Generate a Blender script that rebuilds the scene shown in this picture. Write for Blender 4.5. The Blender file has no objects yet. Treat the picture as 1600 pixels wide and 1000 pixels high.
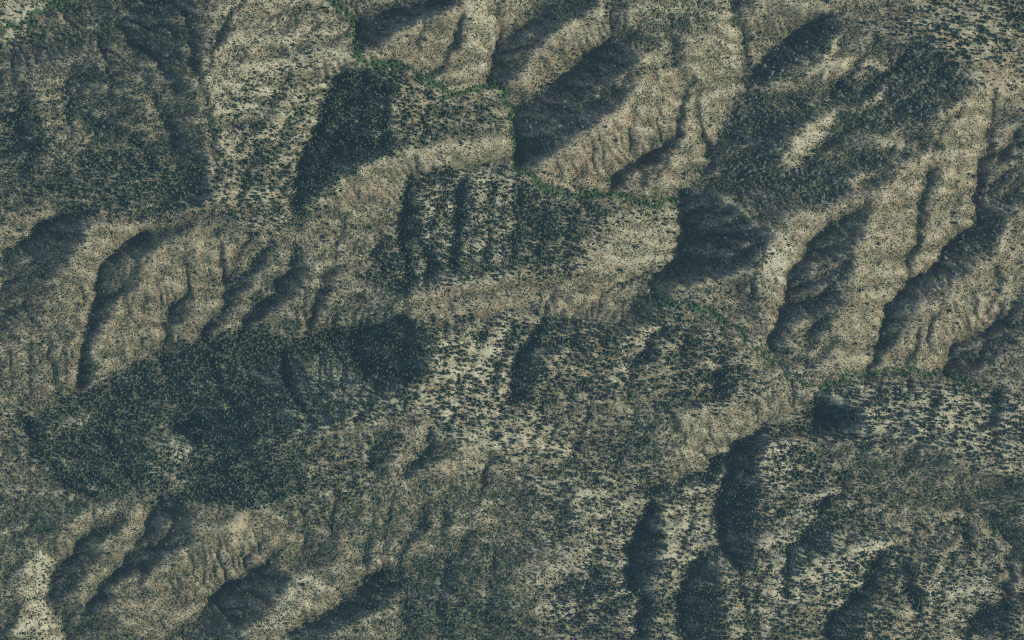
import bpy, bmesh, math, random
import numpy as np
from mathutils import Vector

# ------------------------------------------------------------------ camera, world, sun, exposure
sc = bpy.context.scene
M = 1.25                       # metres per map unit (the survey grid below is 1600 x 1000 units)
CAM_H = 12000.0
cam_d = bpy.data.cameras.new('camera')
cam = bpy.data.objects.new('camera', cam_d)
sc.collection.objects.link(cam)
cam.location = (0, 0, CAM_H)
cam.rotation_euler = (0, 0, 0)
cam_d.sensor_width = 36
cam_d.lens = 36 * CAM_H / (1600 * M)
cam_d.clip_start = 10
cam_d.clip_end = 60000
sc.camera = cam

SUN_EL = math.radians(33)
SUN_AZ = math.radians(97)      # clockwise from north: morning sun in the east
world = bpy.data.worlds.new('World')
sc.world = world
world.use_nodes = True
wn = world.node_tree.nodes
wl = world.node_tree.links
for n in list(wn):
    wn.remove(n)
sky = wn.new('ShaderNodeTexSky')
sky.sky_type = 'NISHITA'
sky.sun_disc = False
sky.sun_elevation = SUN_EL
sky.sun_rotation = SUN_AZ
bg = wn.new('ShaderNodeBackground')
bg.inputs['Strength'].default_value = 0.085
wo = wn.new('ShaderNodeOutputWorld')
wl.new(sky.outputs[0], bg.inputs[0])
wl.new(bg.outputs[0], wo.inputs[0])

sl = bpy.data.lights.new('sun', 'SUN')
sl.energy = 3.8
sl.angle = math.radians(0.5)
sl.color = (1.0, 0.955, 0.80)
so = bpy.data.objects.new('sun', sl)
sc.collection.objects.link(so)
sd = Vector((math.sin(SUN_AZ) * math.cos(SUN_EL), math.cos(SUN_AZ) * math.cos(SUN_EL), math.sin(SUN_EL)))
so.rotation_euler = sd.to_track_quat('Z', 'Y').to_euler()
so.location = sd * 9000

sc.view_settings.view_transform = 'Standard'
sc.view_settings.look = 'None'
sc.view_settings.exposure = 0.0
sc.view_settings.gamma = 1.0
sc.view_settings.use_curve_mapping = False
sc.cycles.max_bounces = 4
sc.cycles.diffuse_bounces = 2
sc.cycles.glossy_bounces = 1
sc.cycles.volume_bounces = 0
sc.cycles.use_denoising = False
sc.cycles.pixel_filter_type = 'BLACKMAN_HARRIS'
sc.cycles.filter_width = 1.15
HAZE = True

rng = np.random.default_rng(7)
random.seed(7)

# ------------------------------------------------------------------ survey grid
STEP = 2.0
MG = 160
gx = np.arange(-MG, 1600 + MG + 1, STEP)
gy = np.arange(-MG, 1000 + MG + 1, STEP)
NX, NY = len(gx), len(gy)
GX, GY = np.meshgrid(gx, gy)

def spectral(lo, hi, beta=1.0, seed=0, ang=None, stretch=1.0):
    """smooth random field with features between lo and hi map units, unit deviation"""
    r = np.random.default_rng(seed)
    f = np.fft.rfft2(r.standard_normal((NY, NX)))
    ky = np.fft.fftfreq(NY, STEP)[:, None]
    kx = np.fft.rfftfreq(NX, STEP)[None, :]
    if ang is not None:
        c, s = math.cos(ang), math.sin(ang)
        ka, kb = (kx * c + ky * s) * stretch, (-kx * s + ky * c)
        k = np.sqrt(ka ** 2 + kb ** 2)
    else:
        k = np.sqrt(kx ** 2 + ky ** 2)
    k[0, 0] = 1
    a = k ** (-beta) * np.exp(-(k * lo) ** 2) * (1 - np.exp(-(k * hi) ** 2))
    a[0, 0] = 0
    o = np.fft.irfft2(f * a, s=(NY, NX))
    return o / o.std()

def refl(v, n):
    v = np.abs(v)
    return np.where(v > n, 2 * n - v, v)

WX = refl(GX, 1600) + 3.2 * spectral(12, 60, 1.2, 11) + 1.2 * spectral(3, 14, 1, 13)
WY = refl(GY, 1000) + 3.2 * spectral(12, 60, 1.2, 12) + 1.2 * spectral(3, 14, 1, 14)

def box1(a, r, ax):
    if r < 1:
        return a
    pad = [(0, 0), (0, 0)]
    pad[ax] = (r + 1, r)
    c = np.cumsum(np.pad(a, pad, mode='edge'), axis=ax)
    if ax == 0:
        return (c[2 * r + 1:] - c[:-2 * r - 1]) / (2 * r + 1)
    return (c[:, 2 * r + 1:] - c[:, :-2 * r - 1]) / (2 * r + 1)

def blur(a, rad):
    r = int(round(rad * 0.55 / STEP))
    for _ in range(2):
        a = box1(box1(a, r, 0), r, 1)
    return a

def inside(pts):
    p = np.array(pts, float)
    x0, y0 = p.min(0) - 8
    x1, y1 = p.max(0) + 8
    sel = (WX > x0) & (WX < x1) & (WY > y0) & (WY < y1)
    out = np.zeros((NY, NX))
    xs, ys = WX[sel], WY[sel]
    c = np.zeros(len(xs), bool)
    n = len(p)
    for i in range(n):
        ax, ay = p[i]
        bx, by = p[(i + 1) % n]
        if ay == by:
            continue
        t = ((ay > ys) != (by > ys)) & (xs < (bx - ax) * (ys - ay) / (by - ay) + ax)
        c ^= t
    out[sel] = c
    return out

def paint(field, items):
    for v, f, pts in items:
        m = inside(pts)
        if f > 0:
            m = blur(m, f)
        field += (v - field) * m
    return field

def line_dist(pts):
    """distance of every grid point to a survey line"""
    best = np.full((NY, NX), 1e9)
    for (ax, ay), (bx, by) in zip(pts[:-1], pts[1:]):
        dx, dy = bx - ax, by - ay
        t = np.clip(((WX - ax) * dx + (WY - ay) * dy) / (dx * dx + dy * dy), 0, 1)
        best = np.minimum(best, np.hypot(WX - ax - t * dx, WY - ay - t * dy))
    return best

#SLOPES
# eastward fall of the ground: +1 = steep towards the east, -1 = steep towards the west (value, soft edge, outline)
SLOPE = [
 (-.38,12,[(60,30),(110,0),(330,0),(330,60),(320,130),(325,200),(340,240),(340,300),(300,330),(120,330),(0,320),(0,80)]),
 (-.65,14,[(140,10),(300,0),(320,60),(318,140),(290,100),(240,90),(200,60)]),
 (.12,8,[(55,90),(100,110),(108,180),(150,200),(130,240),(75,260),(60,180)]),
 (-.6,10,[(0,140),(55,130),(65,190),(70,250),(10,260),(0,200)]),
 (-.6,10,[(105,120),(112,180),(160,215),(200,215),(230,180),(170,120),(130,100)]),
 (-.2,10,[(120,230),(220,225),(290,290),(300,330),(130,330)]),
 (-.65,8,[(265,130),(325,130),(330,200),(342,260),(340,300),(300,320),(280,250),(250,200)]),
 (.42,5,[(340,0),(520,0),(550,40),(552,95),(530,115),(500,170),(470,240),(465,300),(470,350),(440,370),(400,345),(340,330),(335,240),(320,140),(330,90)]),
 (-.3,5,[(350,30),(375,20),(360,70),(335,95),(325,80)]),
 (.0,6,[(370,140),(410,125),(405,150),(380,175),(350,180)]),
 (.1,6,[(440,60),(510,20),(520,0),(470,10)]),
 (-.3,4,[(480,250),(495,180),(535,115),(555,105),(540,140),(500,220),(480,330),(465,340)]),
 (-.6,4,[(535,115),(600,110),(610,150),(600,200),(625,230),(570,260),(520,300),(480,330),(463,330),(470,240),(490,200),(520,150)]),
 (.1,8,[(605,110),(650,105),(700,140),(770,140),(800,160),(805,230),(740,250),(620,240),(608,180)]),
 (-.6,4,[(600,130),(613,130),(618,180),(625,235),(600,240),(592,190)]),
 (-.5,3,[(708,165),(720,150),(725,180),(712,190)]),
 (.5,5,[(800,195),(808,245),(740,258),(700,270),(640,280),(600,320),(540,340),(500,370),(470,360),(500,310),(560,265),(620,240),(700,232),(760,215)]),
 (.2,8,[(1000,0),(1125,0),(1120,25),(1085,60),(1080,130),(1045,190),(1000,140),(1000,90)]),
 (-.2,5,[(540,0),(650,0),(640,12),(560,20)]),
 (-.85,4,[(560,22),(615,15),(650,6),(735,0),(700,20),(682,37),(645,37),(625,52),(600,72),(565,75),(555,50)]),
 (.35,4,[(570,85),(615,65),(650,40),(685,37),(725,10),(722,27),(710,55),(695,82),(675,107),(650,115),(625,97),(590,92)]),
 (-.25,3,[(668,42),(675,50),(657,80),(648,74)]),
 (-.5,3,[(717,30),(732,25),(732,62),(715,82),(690,100),(697,122),(677,117),(685,97),(705,67)]),
 (.6,3,[(735,0),(777,0),(777,50),(768,110),(762,128),(735,132),(715,130),(700,110),(715,85),(732,60)]),
 (.25,4,[(777,0),(856,0),(828,32),(792,56),(780,50)]),
 (-.7,3,[(856,0),(936,0),(944,12),(892,40),(864,60),(820,104),(792,136),(764,128),(772,88),(792,56),(828,32)]),
 (.5,3,[(940,24),(956,24),(956,60),(912,76),(880,100),(852,128),(808,140),(792,136),(820,104),(864,60),(892,40)]),
 (.8,2,[(934,0),(950,0),(955,40),(945,30)]),
 (-.6,3,[(950,0),(985,0),(986,45),(975,55),(955,62),(956,35)]),
 (.6,2,[(985,0),(996,0),(998,40),(985,52)]),
 (-.85,3,[(808,165),(860,130),(905,90),(925,72),(945,68),(975,60),(998,42),(1005,50),(985,90),(1015,100),(985,140),(978,170),(945,190),(905,215),(870,245),(830,262),(812,262),(806,220)]),
 (-.1,3,[(900,160),(950,130),(990,98),(1000,100),(965,130),(925,160)]),
 (.5,5,[(985,150),(1000,120),(1010,90),(1040,70),(1050,110),(1065,130),(1050,190),(1020,220),(980,245),(960,280),(900,290),(850,270),(870,245),(905,215),(945,190),(975,170)]),
 (-.25,3,[(1005,140),(1020,145),(1030,175),(1025,210),(1012,190),(1008,165)]),
 (-.15,3,[(983,195),(995,195),(1000,230),(985,240)]),
 (-.2,4,[(1040,65),(1075,60),(1085,90),(1083,125),(1070,130),(1058,100)]),
 (.45,4,[(1085,60),(1125,20),(1120,0),(1143,0),(1143,30),(1165,60),(1168,90),(1150,140),(1130,200),(1110,250),(1095,290),(1060,310),(1060,270),(1068,215),(1080,130)]),
 (.75,3,[(1122,0),(1143,0),(1146,35),(1165,62),(1168,95),(1155,110),(1130,60)]),
 (-.65,2,[(1083,125),(1072,155),(1067,185),(1065,210),(1045,235),(1035,250),(1010,300),(960,290),(950,270),(960,258),(985,258),(1005,240),(1025,222),(1050,205),(1053,180),(1058,150)]),
 (.3,3,[(975,270),(1000,262),(1015,265),(1005,290),(985,295)]),
 (-.35,2,[(1085,140),(1095,145),(1100,180),(1108,210),(1112,240),(1103,240),(1098,205),(1090,180)]),
 (.45,3,[(1045,255),(1062,250),(1062,300),(1030,312),(1022,300),(1035,280)]),
 (-.15,4,[(360,190),(440,150),(470,130),(440,175),(400,215),(370,225)]),
 (.6,4,[(335,125),(400,120),(405,135),(340,150)]),
 (.55,5,[(430,60),(545,45),(550,85),(470,80),(430,85)]),
 (-.2,3,[(425,75),(490,72),(500,85),(430,95)]),
 (-.2,4,[(380,250),(430,230),(420,290),(385,310)]),
 (.5,3,[(470,240),(505,205),(495,225),(475,265)]),
 (-.35,3,[(425,290),(445,255),(455,262),(440,300)]),
 (.25,4,[(640,120),(690,140),(735,150),(720,160),(650,150)]),
 (-.2,4,[(608,165),(625,160),(635,230),(620,238)]),
 (.3,4,[(625,150),(680,155),(700,200),(660,225),(635,225)]),
 (-.25,4,[(700,180),(760,165),(755,190),(715,215)]),
 # east of the creek, top
 (-.32,12,[(1130,300),(1180,100),(1320,25),(1450,60),(1540,130),(1450,230),(1380,300),(1240,335)]),
 (.22,5,[(1170,0),(1250,0),(1240,45),(1215,85),(1180,95),(1165,60)]),
 (-.35,4,[(1143,0),(1195,0),(1170,30),(1160,50),(1146,30)]),
 (-.8,3,[(1184,100),(1236,52),(1264,32),(1304,28),(1312,44),(1280,76),(1240,104),(1184,136),(1160,156)]),
 (-.6,5,[(1132,200),(1156,160),(1184,148),(1216,140),(1264,152),(1280,176),(1256,200),(1236,232),(1216,264),(1160,280),(1120,260),(1080,296),(1120,228)]),
 (.65,2,[(1188,146),(1248,134),(1264,112),(1304,72),(1320,44),(1312,78),(1280,114),(1256,138),(1200,150)]),
 (.45,2,[(1272,132),(1304,96),(1344,64),(1364,60),(1344,88),(1312,116),(1264,140)]),
 (-.55,5,[(1256,146),(1304,130),(1344,98),(1392,88),(1440,68),(1480,92),(1528,128),(1496,160),(1448,200),(1384,188),(1344,160),(1320,168),(1280,150)]),
 (.5,2,[(1328,122),(1388,83),(1397,92),(1350,127)]),
 (.45,2,[(1348,160),(1385,133),(1394,140),(1360,172)]),
 (-.45,7,[(1280,180),(1340,165),(1450,200),(1440,240),(1400,250),(1380,280),(1330,310),(1290,325),(1240,320),(1230,290),(1250,250),(1280,215)]),
 (.65,3,[(1248,200),(1312,176),(1304,200),(1272,228),(1248,256),(1224,272),(1232,240)]),
 (.4,3,[(1335,212),(1400,205),(1440,225),(1390,232)]),
 (.5,2,[(1325,287),(1372,262),(1382,268),(1340,292)]),
 (-.45,3,[(1510,180),(1516,170),(1530,200),(1522,240)]),
 (.55,3,[(1480,185),(1535,130),(1548,172),(1536,224),(1536,256),(1528,300),(1524,344),(1504,368),(1480,385),(1480,340),(1470,300),(1478,250),(1470,220)]),
 (-.3,5,[(1538,240),(1550,170),(1600,160),(1600,230),(1560,250)]),
 (.3,3,[(1560,215),(1590,180),(1585,205),(1560,235)]),
 (.5,4,[(1448,240),(1470,235),(1462,262),(1450,270),(1432,310),(1430,370),(1412,390),(1411,420),(1390,470),(1365,560),(1345,590),(1300,590),(1310,540),(1325,480),(1340,430),(1350,370),(1370,320),(1400,280)]),
 (-.45,3,[(1455,265),(1475,265),(1467,300),(1460,332),(1452,360),(1447,390),(1432,410),(1415,430),(1412,410),(1432,380),(1431,325),(1447,295)]),
 (.45,3,[(1465,310),(1500,300),(1500,360),(1480,380),(1470,415),(1430,430),(1450,400),(1455,360)]),
 (-.6,4,[(1535,255),(1600,200),(1600,300),(1580,340),(1565,385),(1530,410),(1500,430),(1470,450),(1440,460),(1430,500),(1410,530),(1385,560),(1357,580),(1372,545),(1385,500),(1395,465),(1415,447),(1465,412),(1477,385),(1507,362),(1525,335),(1527,292)]),
 (.0,3,[(1538,300),(1560,268),(1595,245),(1590,260),(1555,292),(1540,320)]),
 (-.1,3,[(1545,325),(1600,270),(1600,285),(1555,330)]),
 (.2,4,[(1445,460),(1500,440),(1530,440),(1490,480),(1470,500),(1440,560),(1425,575),(1395,575),(1412,535),(1434,495)]),
 (.48,4,[(1600,310),(1600,460),(1580,480),(1550,500),(1530,530),(1500,550),(1490,570),(1480,580),(1450,580),(1430,570),(1475,500),(1490,480),(1520,440),(1560,400),(1580,350)]),
 (-.4,2,[(1555,410),(1565,420),(1555,450),(1548,480),(1540,500),(1530,510),(1545,470)]),
 (-.4,2,[(1475,490),(1455,512),(1447,545),(1430,572),(1424,570),(1435,540),(1445,510)]),
 (-.2,3,[(1512,455),(1525,460),(1528,500),(1518,500)]),
 (-.55,3,[(1600,455),(1600,580),(1570,600),(1530,600),(1480,590),(1480,560),(1495,535),(1540,520),(1575,490)]),
 (-.05,6,[(1540,570),(1600,545),(1600,590),(1550,600)]),
 (-.55,4,[(1222,490),(1232,445),(1257,400),(1272,370),(1300,355),(1340,325),(1375,307),(1360,342),(1342,390),(1340,420),(1320,457),(1310,482),(1300,520),(1290,560),(1270,570),(1200,550),(1215,520)]),
 (.05,3,[(1255,430),(1300,402),(1312,412),(1262,447)]),
 (.2,3,[(1225,540),(1242,500),(1267,488),(1272,515),(1250,552)]),
 (.2,3,[(1262,560),(1285,520),(1298,525),(1285,560)]),
 (.45,4,[(1200,380),(1215,365),(1240,345),(1290,330),(1340,320),(1300,352),(1270,372),(1255,402),(1232,440),(1222,490),(1200,535),(1190,545),(1160,490),(1150,470),(1180,440),(1190,400)]),
 (-.35,3,[(1160,415),(1175,400),(1185,430),(1190,470),(1200,520),(1190,520),(1160,490),(1148,460)]),
 (-.45,5,[(1080,290),(1125,270),(1200,300),(1240,320),(1200,360),(1140,350),(1120,300)]),
 (-.95,3,[(1072,296),(1120,300),(1135,345),(1200,360),(1215,370),(1195,400),(1165,420),(1150,432),(1100,440),(1030,440),(1030,430),(1060,412),(1070,370)]),
 (.05,3,[(1128,402),(1178,377),(1183,383),(1140,404)]),
 (-.7,3,[(1025,440),(1065,440),(1050,455),(1030,468)]),
 (.28,4,[(1058,452),(1110,442),(1150,435),(1150,480),(1120,480),(1060,465)]),
 # centre block
 (-.6,3,[(636,290),(650,300),(665,340),(660,380),(645,410),(640,470),(625,450),(628,350)]),
 (-.3,4,[(640,276),(735,268),(725,285),(645,298)]),
 (-.5,3,[(715,290),(728,260),(735,300),(722,360),(718,400),(705,420),(708,350)]),
 (-.45,3,[(668,385),(690,380),(685,440),(665,440)]),
 (-.35,3,[(808,290),(820,290),(815,380),(805,420),(800,350)]),
 (-.1,8,[(825,300),(880,310),(960,320),(940,360),(900,420),(820,430)]),
 (.5,6,[(920,370),(960,340),(1030,325),(1065,325),(1070,400),(1040,430),(950,440),(910,430)]),
 (.42,5,[(640,460),(700,440),(800,430),(900,430),(960,440),(1020,450),(1010,490),(960,500),(850,490),(760,495),(660,500),(640,490)]),
 (.0,4,[(865,435),(880,435),(880,480),(865,480)]),
 (-.35,4,[(1005,440),(1030,440),(1030,480),(1000,495),(985,490)]),
 (.33,6,[(500,350),(600,320),(632,300),(624,440),(625,455),(600,480),(500,440),(480,400)]),
 (.35,4,[(735,265),(800,262),(805,300),(790,340),(740,330)]),
 (.3,4,[(668,300),(710,290),(705,345),(690,380),(668,375)]),
 (-.25,4,[(830,330),(850,320),(850,380),(832,385)]),
 (.3,5,[(560,340),(615,320),(620,360),(580,400),(555,395)]),
 (-.2,5,[(595,370),(628,370),(625,440),(590,430)]),
 (-.25,4,[(880,500),(895,500),(870,560),(855,560)]),
 (.35,4,[(740,520),(790,512),(765,560),(720,610),(700,590)]),
 (.35,4,[(950,520),(1000,520),(975,570),(940,560)]),
 (-.25,4,[(1075,520),(1105,530),(1095,580),(1070,570)]),
 (-.25,4,[(1120,570),(1150,570),(1145,620),(1120,620)]),
 (.35,3,[(1055,480),(1090,488),(1150,525),(1200,570),(1180,575),(1110,530),(1070,505)]),
 # left middle
 (.25,5,[(0,330),(90,320),(80,345),(50,375),(0,390)]),
 (-.68,4,[(0,392),(22,382),(50,367),(75,347),(105,335),(140,340),(140,370),(117,397),(107,430),(95,440),(75,455),(40,490),(10,500),(0,475)]),
 (.42,3,[(155,335),(225,325),(225,366),(195,384),(165,409),(152,425),(150,457),(142,490),(125,500),(95,500),(100,462),(112,425),(120,397),(142,370)]),
 (-.6,3,[(225,367),(300,350),(320,340),(290,365),(260,385),(235,425),(225,457),(195,475),(175,500),(142,500),(152,457),(154,425),(195,385)]),
 (-.45,3,[(142,500),(165,500),(150,540),(145,570),(150,600),(112,604),(122,560),(135,525)]),
 (.42,4,[(235,400),(260,385),(290,380),(310,400),(300,440),(280,470),(262,490),(255,520),(220,555),(190,575),(165,585),(150,560),(165,510),(190,475),(225,455)]),
 (-.15,5,[(285,380),(305,360),(310,400),(300,440),(290,420)]),
 (.38,4,[(305,350),(345,330),(350,420),(355,440),(345,480),(320,520),(300,530),(270,545),(298,492),(300,450),(310,410)]),
 (-.55,2,[(300,448),(296,492),(262,540),(255,500),(275,480)]),
 (-.45,2,[(343,360),(350,360),(356,440),(350,450)]),
 (-.45,2,[(395,360),(390,385),(362,445),(357,440),(375,400)]),
 (-.65,2,[(440,375),(432,395),(405,430),(385,460),(362,490),(330,528),(312,528),(345,475),(365,440),(400,405)]),
 (.4,2,[(440,395),(452,400),(420,442),(392,482),(360,512),(335,532),(365,490),(405,435)]),
 (-.68,3,[(476,392),(484,424),(468,460),(432,488),(392,512),(368,524),(380,500),(400,472),(436,432),(456,408)]),
 (-.35,4,[(505,430),(520,425),(505,480),(485,520),(480,510)]),
 (-.15,6,[(560,460),(640,470),(635,500),(560,500)]),
 (-.3,8,[(0,455),(60,440),(75,500),(40,560),(0,560)]),
 (.15,6,[(20,560),(60,490),(120,480),(130,520),(115,600),(80,640),(0,640)]),
 (-.4,5,[(0,490),(22,495),(20,540),(0,545)]),
 (-.35,3,[(72,530),(83,570),(95,612),(85,600),(70,560)]),
 (-.3,3,[(0,560),(15,555),(15,600),(0,610)]),
 # forested north-west slopes
 (-.3,7,[(80,645),(140,610),(200,580),(260,548),(320,535),(400,520),(480,525),(560,510),(640,500),(680,520),(685,560),(650,600),(600,620),(560,630),(480,690),(400,680),(300,690),(240,650),(200,660),(120,650)]),
 (-.65,6,[(520,520),(600,500),(650,500),(684,560),(660,590),(590,590),(540,570)]),
 (-.5,6,[(440,540),(470,560),(465,610),(500,650),(440,660),(400,600)]),
 (.05,6,[(480,560),(530,560),(560,590),(520,600),(480,590)]),
 (-.1,8,[(540,590),(640,600),(600,650),(540,640)]),
 (-.65,6,[(255,660),(300,650),(400,640),(420,680),(380,705),(300,690)]),
 (.3,4,[(228,650),(245,655),(300,690),(310,710),(290,770),(265,760),(270,710),(240,680)]),
 (.2,4,[(95,660),(140,640),(150,655),(110,675)]),
 (-.5,4,[(30,650),(75,650),(60,700),(90,730),(140,760),(130,775),(80,750),(50,720)]),
 (-.3,8,[(100,670),(220,660),(240,700),(230,760),(150,750),(80,700)]),
 (-.3,8,[(300,710),(400,700),(480,720),(470,780),(380,790),(290,775)]),
 # bottom left
 (-.4,6,[(40,790),(200,780),(160,800),(130,820),(105,845),(70,855),(40,850),(0,870),(0,800)]),
 (.2,4,[(0,845),(45,805),(48,815),(5,865)]),
 (.35,4,[(160,790),(205,780),(180,810),(132,835),(110,860),(92,895),(75,905),(72,860),(100,840),(120,815)]),
 (-.45,3,[(0,885),(45,875),(30,912),(0,930)]),
 (.25,3,[(0,930),(30,905),(35,940),(20,960),(0,970)]),
 (-.55,3,[(12,945),(30,935),(38,960),(25,990),(0,1000),(8,970)]),
 (.75,2,[(48,876),(88,856),(92,890),(76,912),(78,940),(92,972),(104,1000),(30,1000),(38,960),(33,910)]),
 (-.55,3,[(92,888),(112,856),(132,836),(195,800),(205,780),(204,816),(165,850),(140,885),(132,912),(130,950),(108,985),(85,950),(76,912)]),
 (.1,4,[(105,925),(125,915),(122,940),(110,945)]),
 (.45,3,[(204,792),(232,785),(230,822),(216,856),(196,880),(165,905),(150,925),(132,956),(135,920),(140,890),(165,850),(205,815)]),
 (-.6,3,[(236,788),(280,775),(304,792),(308,824),(312,856),(260,876),(224,904),(176,932),(172,960),(200,980),(152,996),(110,1000),(125,960),(150,925),(196,882),(220,856),(230,822)]),
 (.15,3,[(170,925),(215,890),(222,897),(180,935)]),
 (.3,5,[(312,850),(360,824),(384,800),(400,824),(376,880),(340,920),(324,952),(280,980),(256,1000),(200,1000),(192,975),(176,935),(224,904),(264,876)]),
 (.55,5,[(365,810),(395,790),(400,824),(378,878),(350,870)]),
 (.3,6,[(400,780),(470,780),(480,840),(440,870),(400,870)]),
 (-.45,3,[(410,832),(426,828),(420,850),(395,882),(384,878)]),
 (-.62,3,[(384,880),(416,876),(444,884),(456,904),(440,940),(416,956),(392,976),(376,1000),(275,1000),(328,960),(340,920),(372,900)]),
 (.42,4,[(458,905),(520,890),(545,920),(520,950),(480,970),(450,1000),(400,1000),(420,960),(445,935)]),
 (-.35,5,[(480,830),(530,830),(535,870),(515,895),(475,890),(470,860)]),
 (.38,4,[(535,835),(570,835),(572,880),(560,915),(530,930),(525,895)]),
 (-.45,2,[(572,840),(588,850),(580,870),(572,890),(566,888),(572,860)]),
 (-.6,3,[(600,890),(640,895),(640,925),(590,955),(540,985),(490,1000),(445,1000),(490,975),(540,945),(570,915)]),
 (.35,4,[(595,955),(640,922),(636,960),(630,985),(590,1000),(510,1000),(550,980)]),
 (-.3,8,[(645,880),(700,860),(800,880),(810,940),(830,960),(840,1000),(630,1000),(638,960)]),
 (-.5,2,[(660,800),(672,795),(668,820),(650,845),(635,870),(625,868),(635,845),(652,825)]),
 (-.45,2,[(695,800),(712,795),(705,830),(692,845)]),
 (-.35,3,[(720,845),(745,825),(748,855),(730,860)]),
 (-.45,4,[(595,680),(635,660),(630,690),(605,740),(578,730),(575,705)]),
 (.4,3,[(640,685),(665,680),(655,715),(635,735),(620,735)]),
 (-.45,3,[(640,740),(665,690),(690,670),(720,680),(730,700),(700,715),(670,730),(650,745)]),
 (.35,4,[(690,720),(755,700),(760,730),(750,765),(700,750)]),
 (-.6,2,[(762,712),(778,712),(770,740),(755,772),(748,770),(758,740)]),
 (.35,4,[(740,800),(770,790),(790,830),(760,850),(745,830)]),
 (.3,4,[(712,800),(730,790),(722,840),(705,845)]),
 (-.25,4,[(860,770),(900,760),(910,790),(870,810)]),
 (-.2,5,[(760,760),(800,745),(860,770),(820,790)]),
 (.3,5,[(800,700),(860,690),(880,730),(820,745)]),
 (-.2,5,[(940,690),(1000,660),(1030,690),(980,720)]),
 (-.25,6,[(760,850),(850,830),(870,870),(800,880)]),
 (.35,5,[(830,900),(880,880),(870,960),(835,960)]),
 (-.25,4,[(880,900),(960,890),(960,920),(900,940)]),
 (-.25,4,[(900,960),(980,950),(970,990),(900,990)]),
 # centre bottom
 (.36,10,[(690,530),(790,505),(800,600),(800,660),(860,660),(900,720),(780,710),(700,690),(660,640)]),
 (-.45,4,[(805,580),(830,510),(850,500),(850,560),(835,630),(805,640),(798,610)]),
 (-.35,3,[(785,545),(800,530),(798,560),(775,600),(768,595)]),
 (-.3,3,[(1010,540),(1030,510),(1025,560),(1000,590),(992,580)]),
 (-.1,8,[(870,500),(1000,505),(980,540),(900,560)]),
 (.5,5,[(1060,650),(1130,630),(1240,620),(1265,650),(1240,665),(1200,665),(1160,700),(1130,740),(1080,730),(1060,690)]),
 (-.45,2,[(1040,630),(1062,640),(1062,690),(1050,670)]),
 (-.7,3,[(1193,668),(1197,700),(1185,770),(1180,830),(1185,870),(1170,900),(1140,870),(1125,830),(1127,770),(1150,700),(1175,680)]),
 (-.35,3,[(1120,710),(1150,700),(1130,740),(1080,760),(1060,780),(1020,775),(1015,760),(1060,750),(1110,735)]),
 (.4,5,[(900,760),(1015,770),(1000,820),(985,870),(930,870),(900,820)]),
 (-.7,3,[(1020,784),(1036,788),(1036,824),(1032,860),(1024,920),(1024,960),(1004,948),(984,912),(980,880),(996,848),(1004,824)]),
 (-.5,3,[(1000,960),(1025,960),(1015,1000),(985,1000)]),
 (.38,4,[(1045,785),(1120,750),(1120,850),(1080,880),(1045,900)]),
 (-.6,3,[(1075,885),(1100,870),(1130,890),(1125,960),(1140,1000),(1060,1000),(1062,950),(1065,920)]),
 (.3,4,[(1030,900),(1060,890),(1058,1000),(1025,1000)]),
 (.45,5,[(1200,690),(1215,680),(1240,700),(1230,760),(1200,760)]),
 (-.4,3,[(1285,785),(1305,790),(1300,850),(1285,870),(1270,850)]),
 (-.35,3,[(1250,830),(1262,840),(1240,900),(1228,922),(1222,905),(1240,860)]),
 (.4,4,[(1180,850),(1225,830),(1250,820),(1230,860),(1220,900),(1185,890)]),
 (.4,5,[(1305,870),(1370,850),(1400,850),(1370,870),(1345,920),(1290,960),(1240,960),(1240,930)]),
 (-.55,3,[(1370,870),(1390,865),(1385,900),(1370,930),(1350,960),(1340,1000),(1290,1000),(1295,970),(1330,940),(1350,920)]),
 (-.55,3,[(1405,870),(1418,880),(1445,930),(1440,960),(1425,930),(1412,900)]),
 (.4,4,[(1400,900),(1410,900),(1425,940),(1420,990),(1405,990)]),
 (.3,7,[(1440,900),(1500,850),(1570,880),(1565,930),(1510,980),(1440,990)]),
 (-.6,2,[(1579,865),(1588,870),(1582,940),(1577,1000),(1565,1000),(1570,930)]),
 (-.35,4,[(1545,940),(1570,930),(1575,1000),(1510,1000),(1520,970)]),
 (-.35,2,[(1500,805),(1508,820),(1506,850),(1518,850),(1530,830),(1515,805)]),
 (-.4,4,[(1490,780),(1560,750),(1600,740),(1600,870),(1580,850),(1540,800)]),
 (-.12,6,[(1290,690),(1440,690),(1560,740),(1490,780),(1420,780),(1340,750)]),
 (-.8,3,[(1279,620),(1300,615),(1350,640),(1340,680),(1280,680),(1277,650)]),
 (-.35,5,[(1400,710),(1440,690),(1500,700),(1480,740),(1400,750),(1350,750)]),
 (-.35,4,[(1280,690),(1310,690),(1300,740),(1280,720)]),
 (-.35,4,[(1550,610),(1575,610),(1570,660),(1550,680)]),
 (.3,5,[(1450,600),(1540,620),(1540,720),(1460,690)]),
]
S = np.full((NY, NX), 0.16)
paint(S, SLOPE)
# crests are rounded, valley floors are sharp
Sb = blur(S, 22)
wr = np.clip(blur(np.gradient(blur(S, 8), STEP, axis=1), 4) * 26, 0, 1)
S = S + (blur(S, 15) - S) * wr * 0.85
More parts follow.
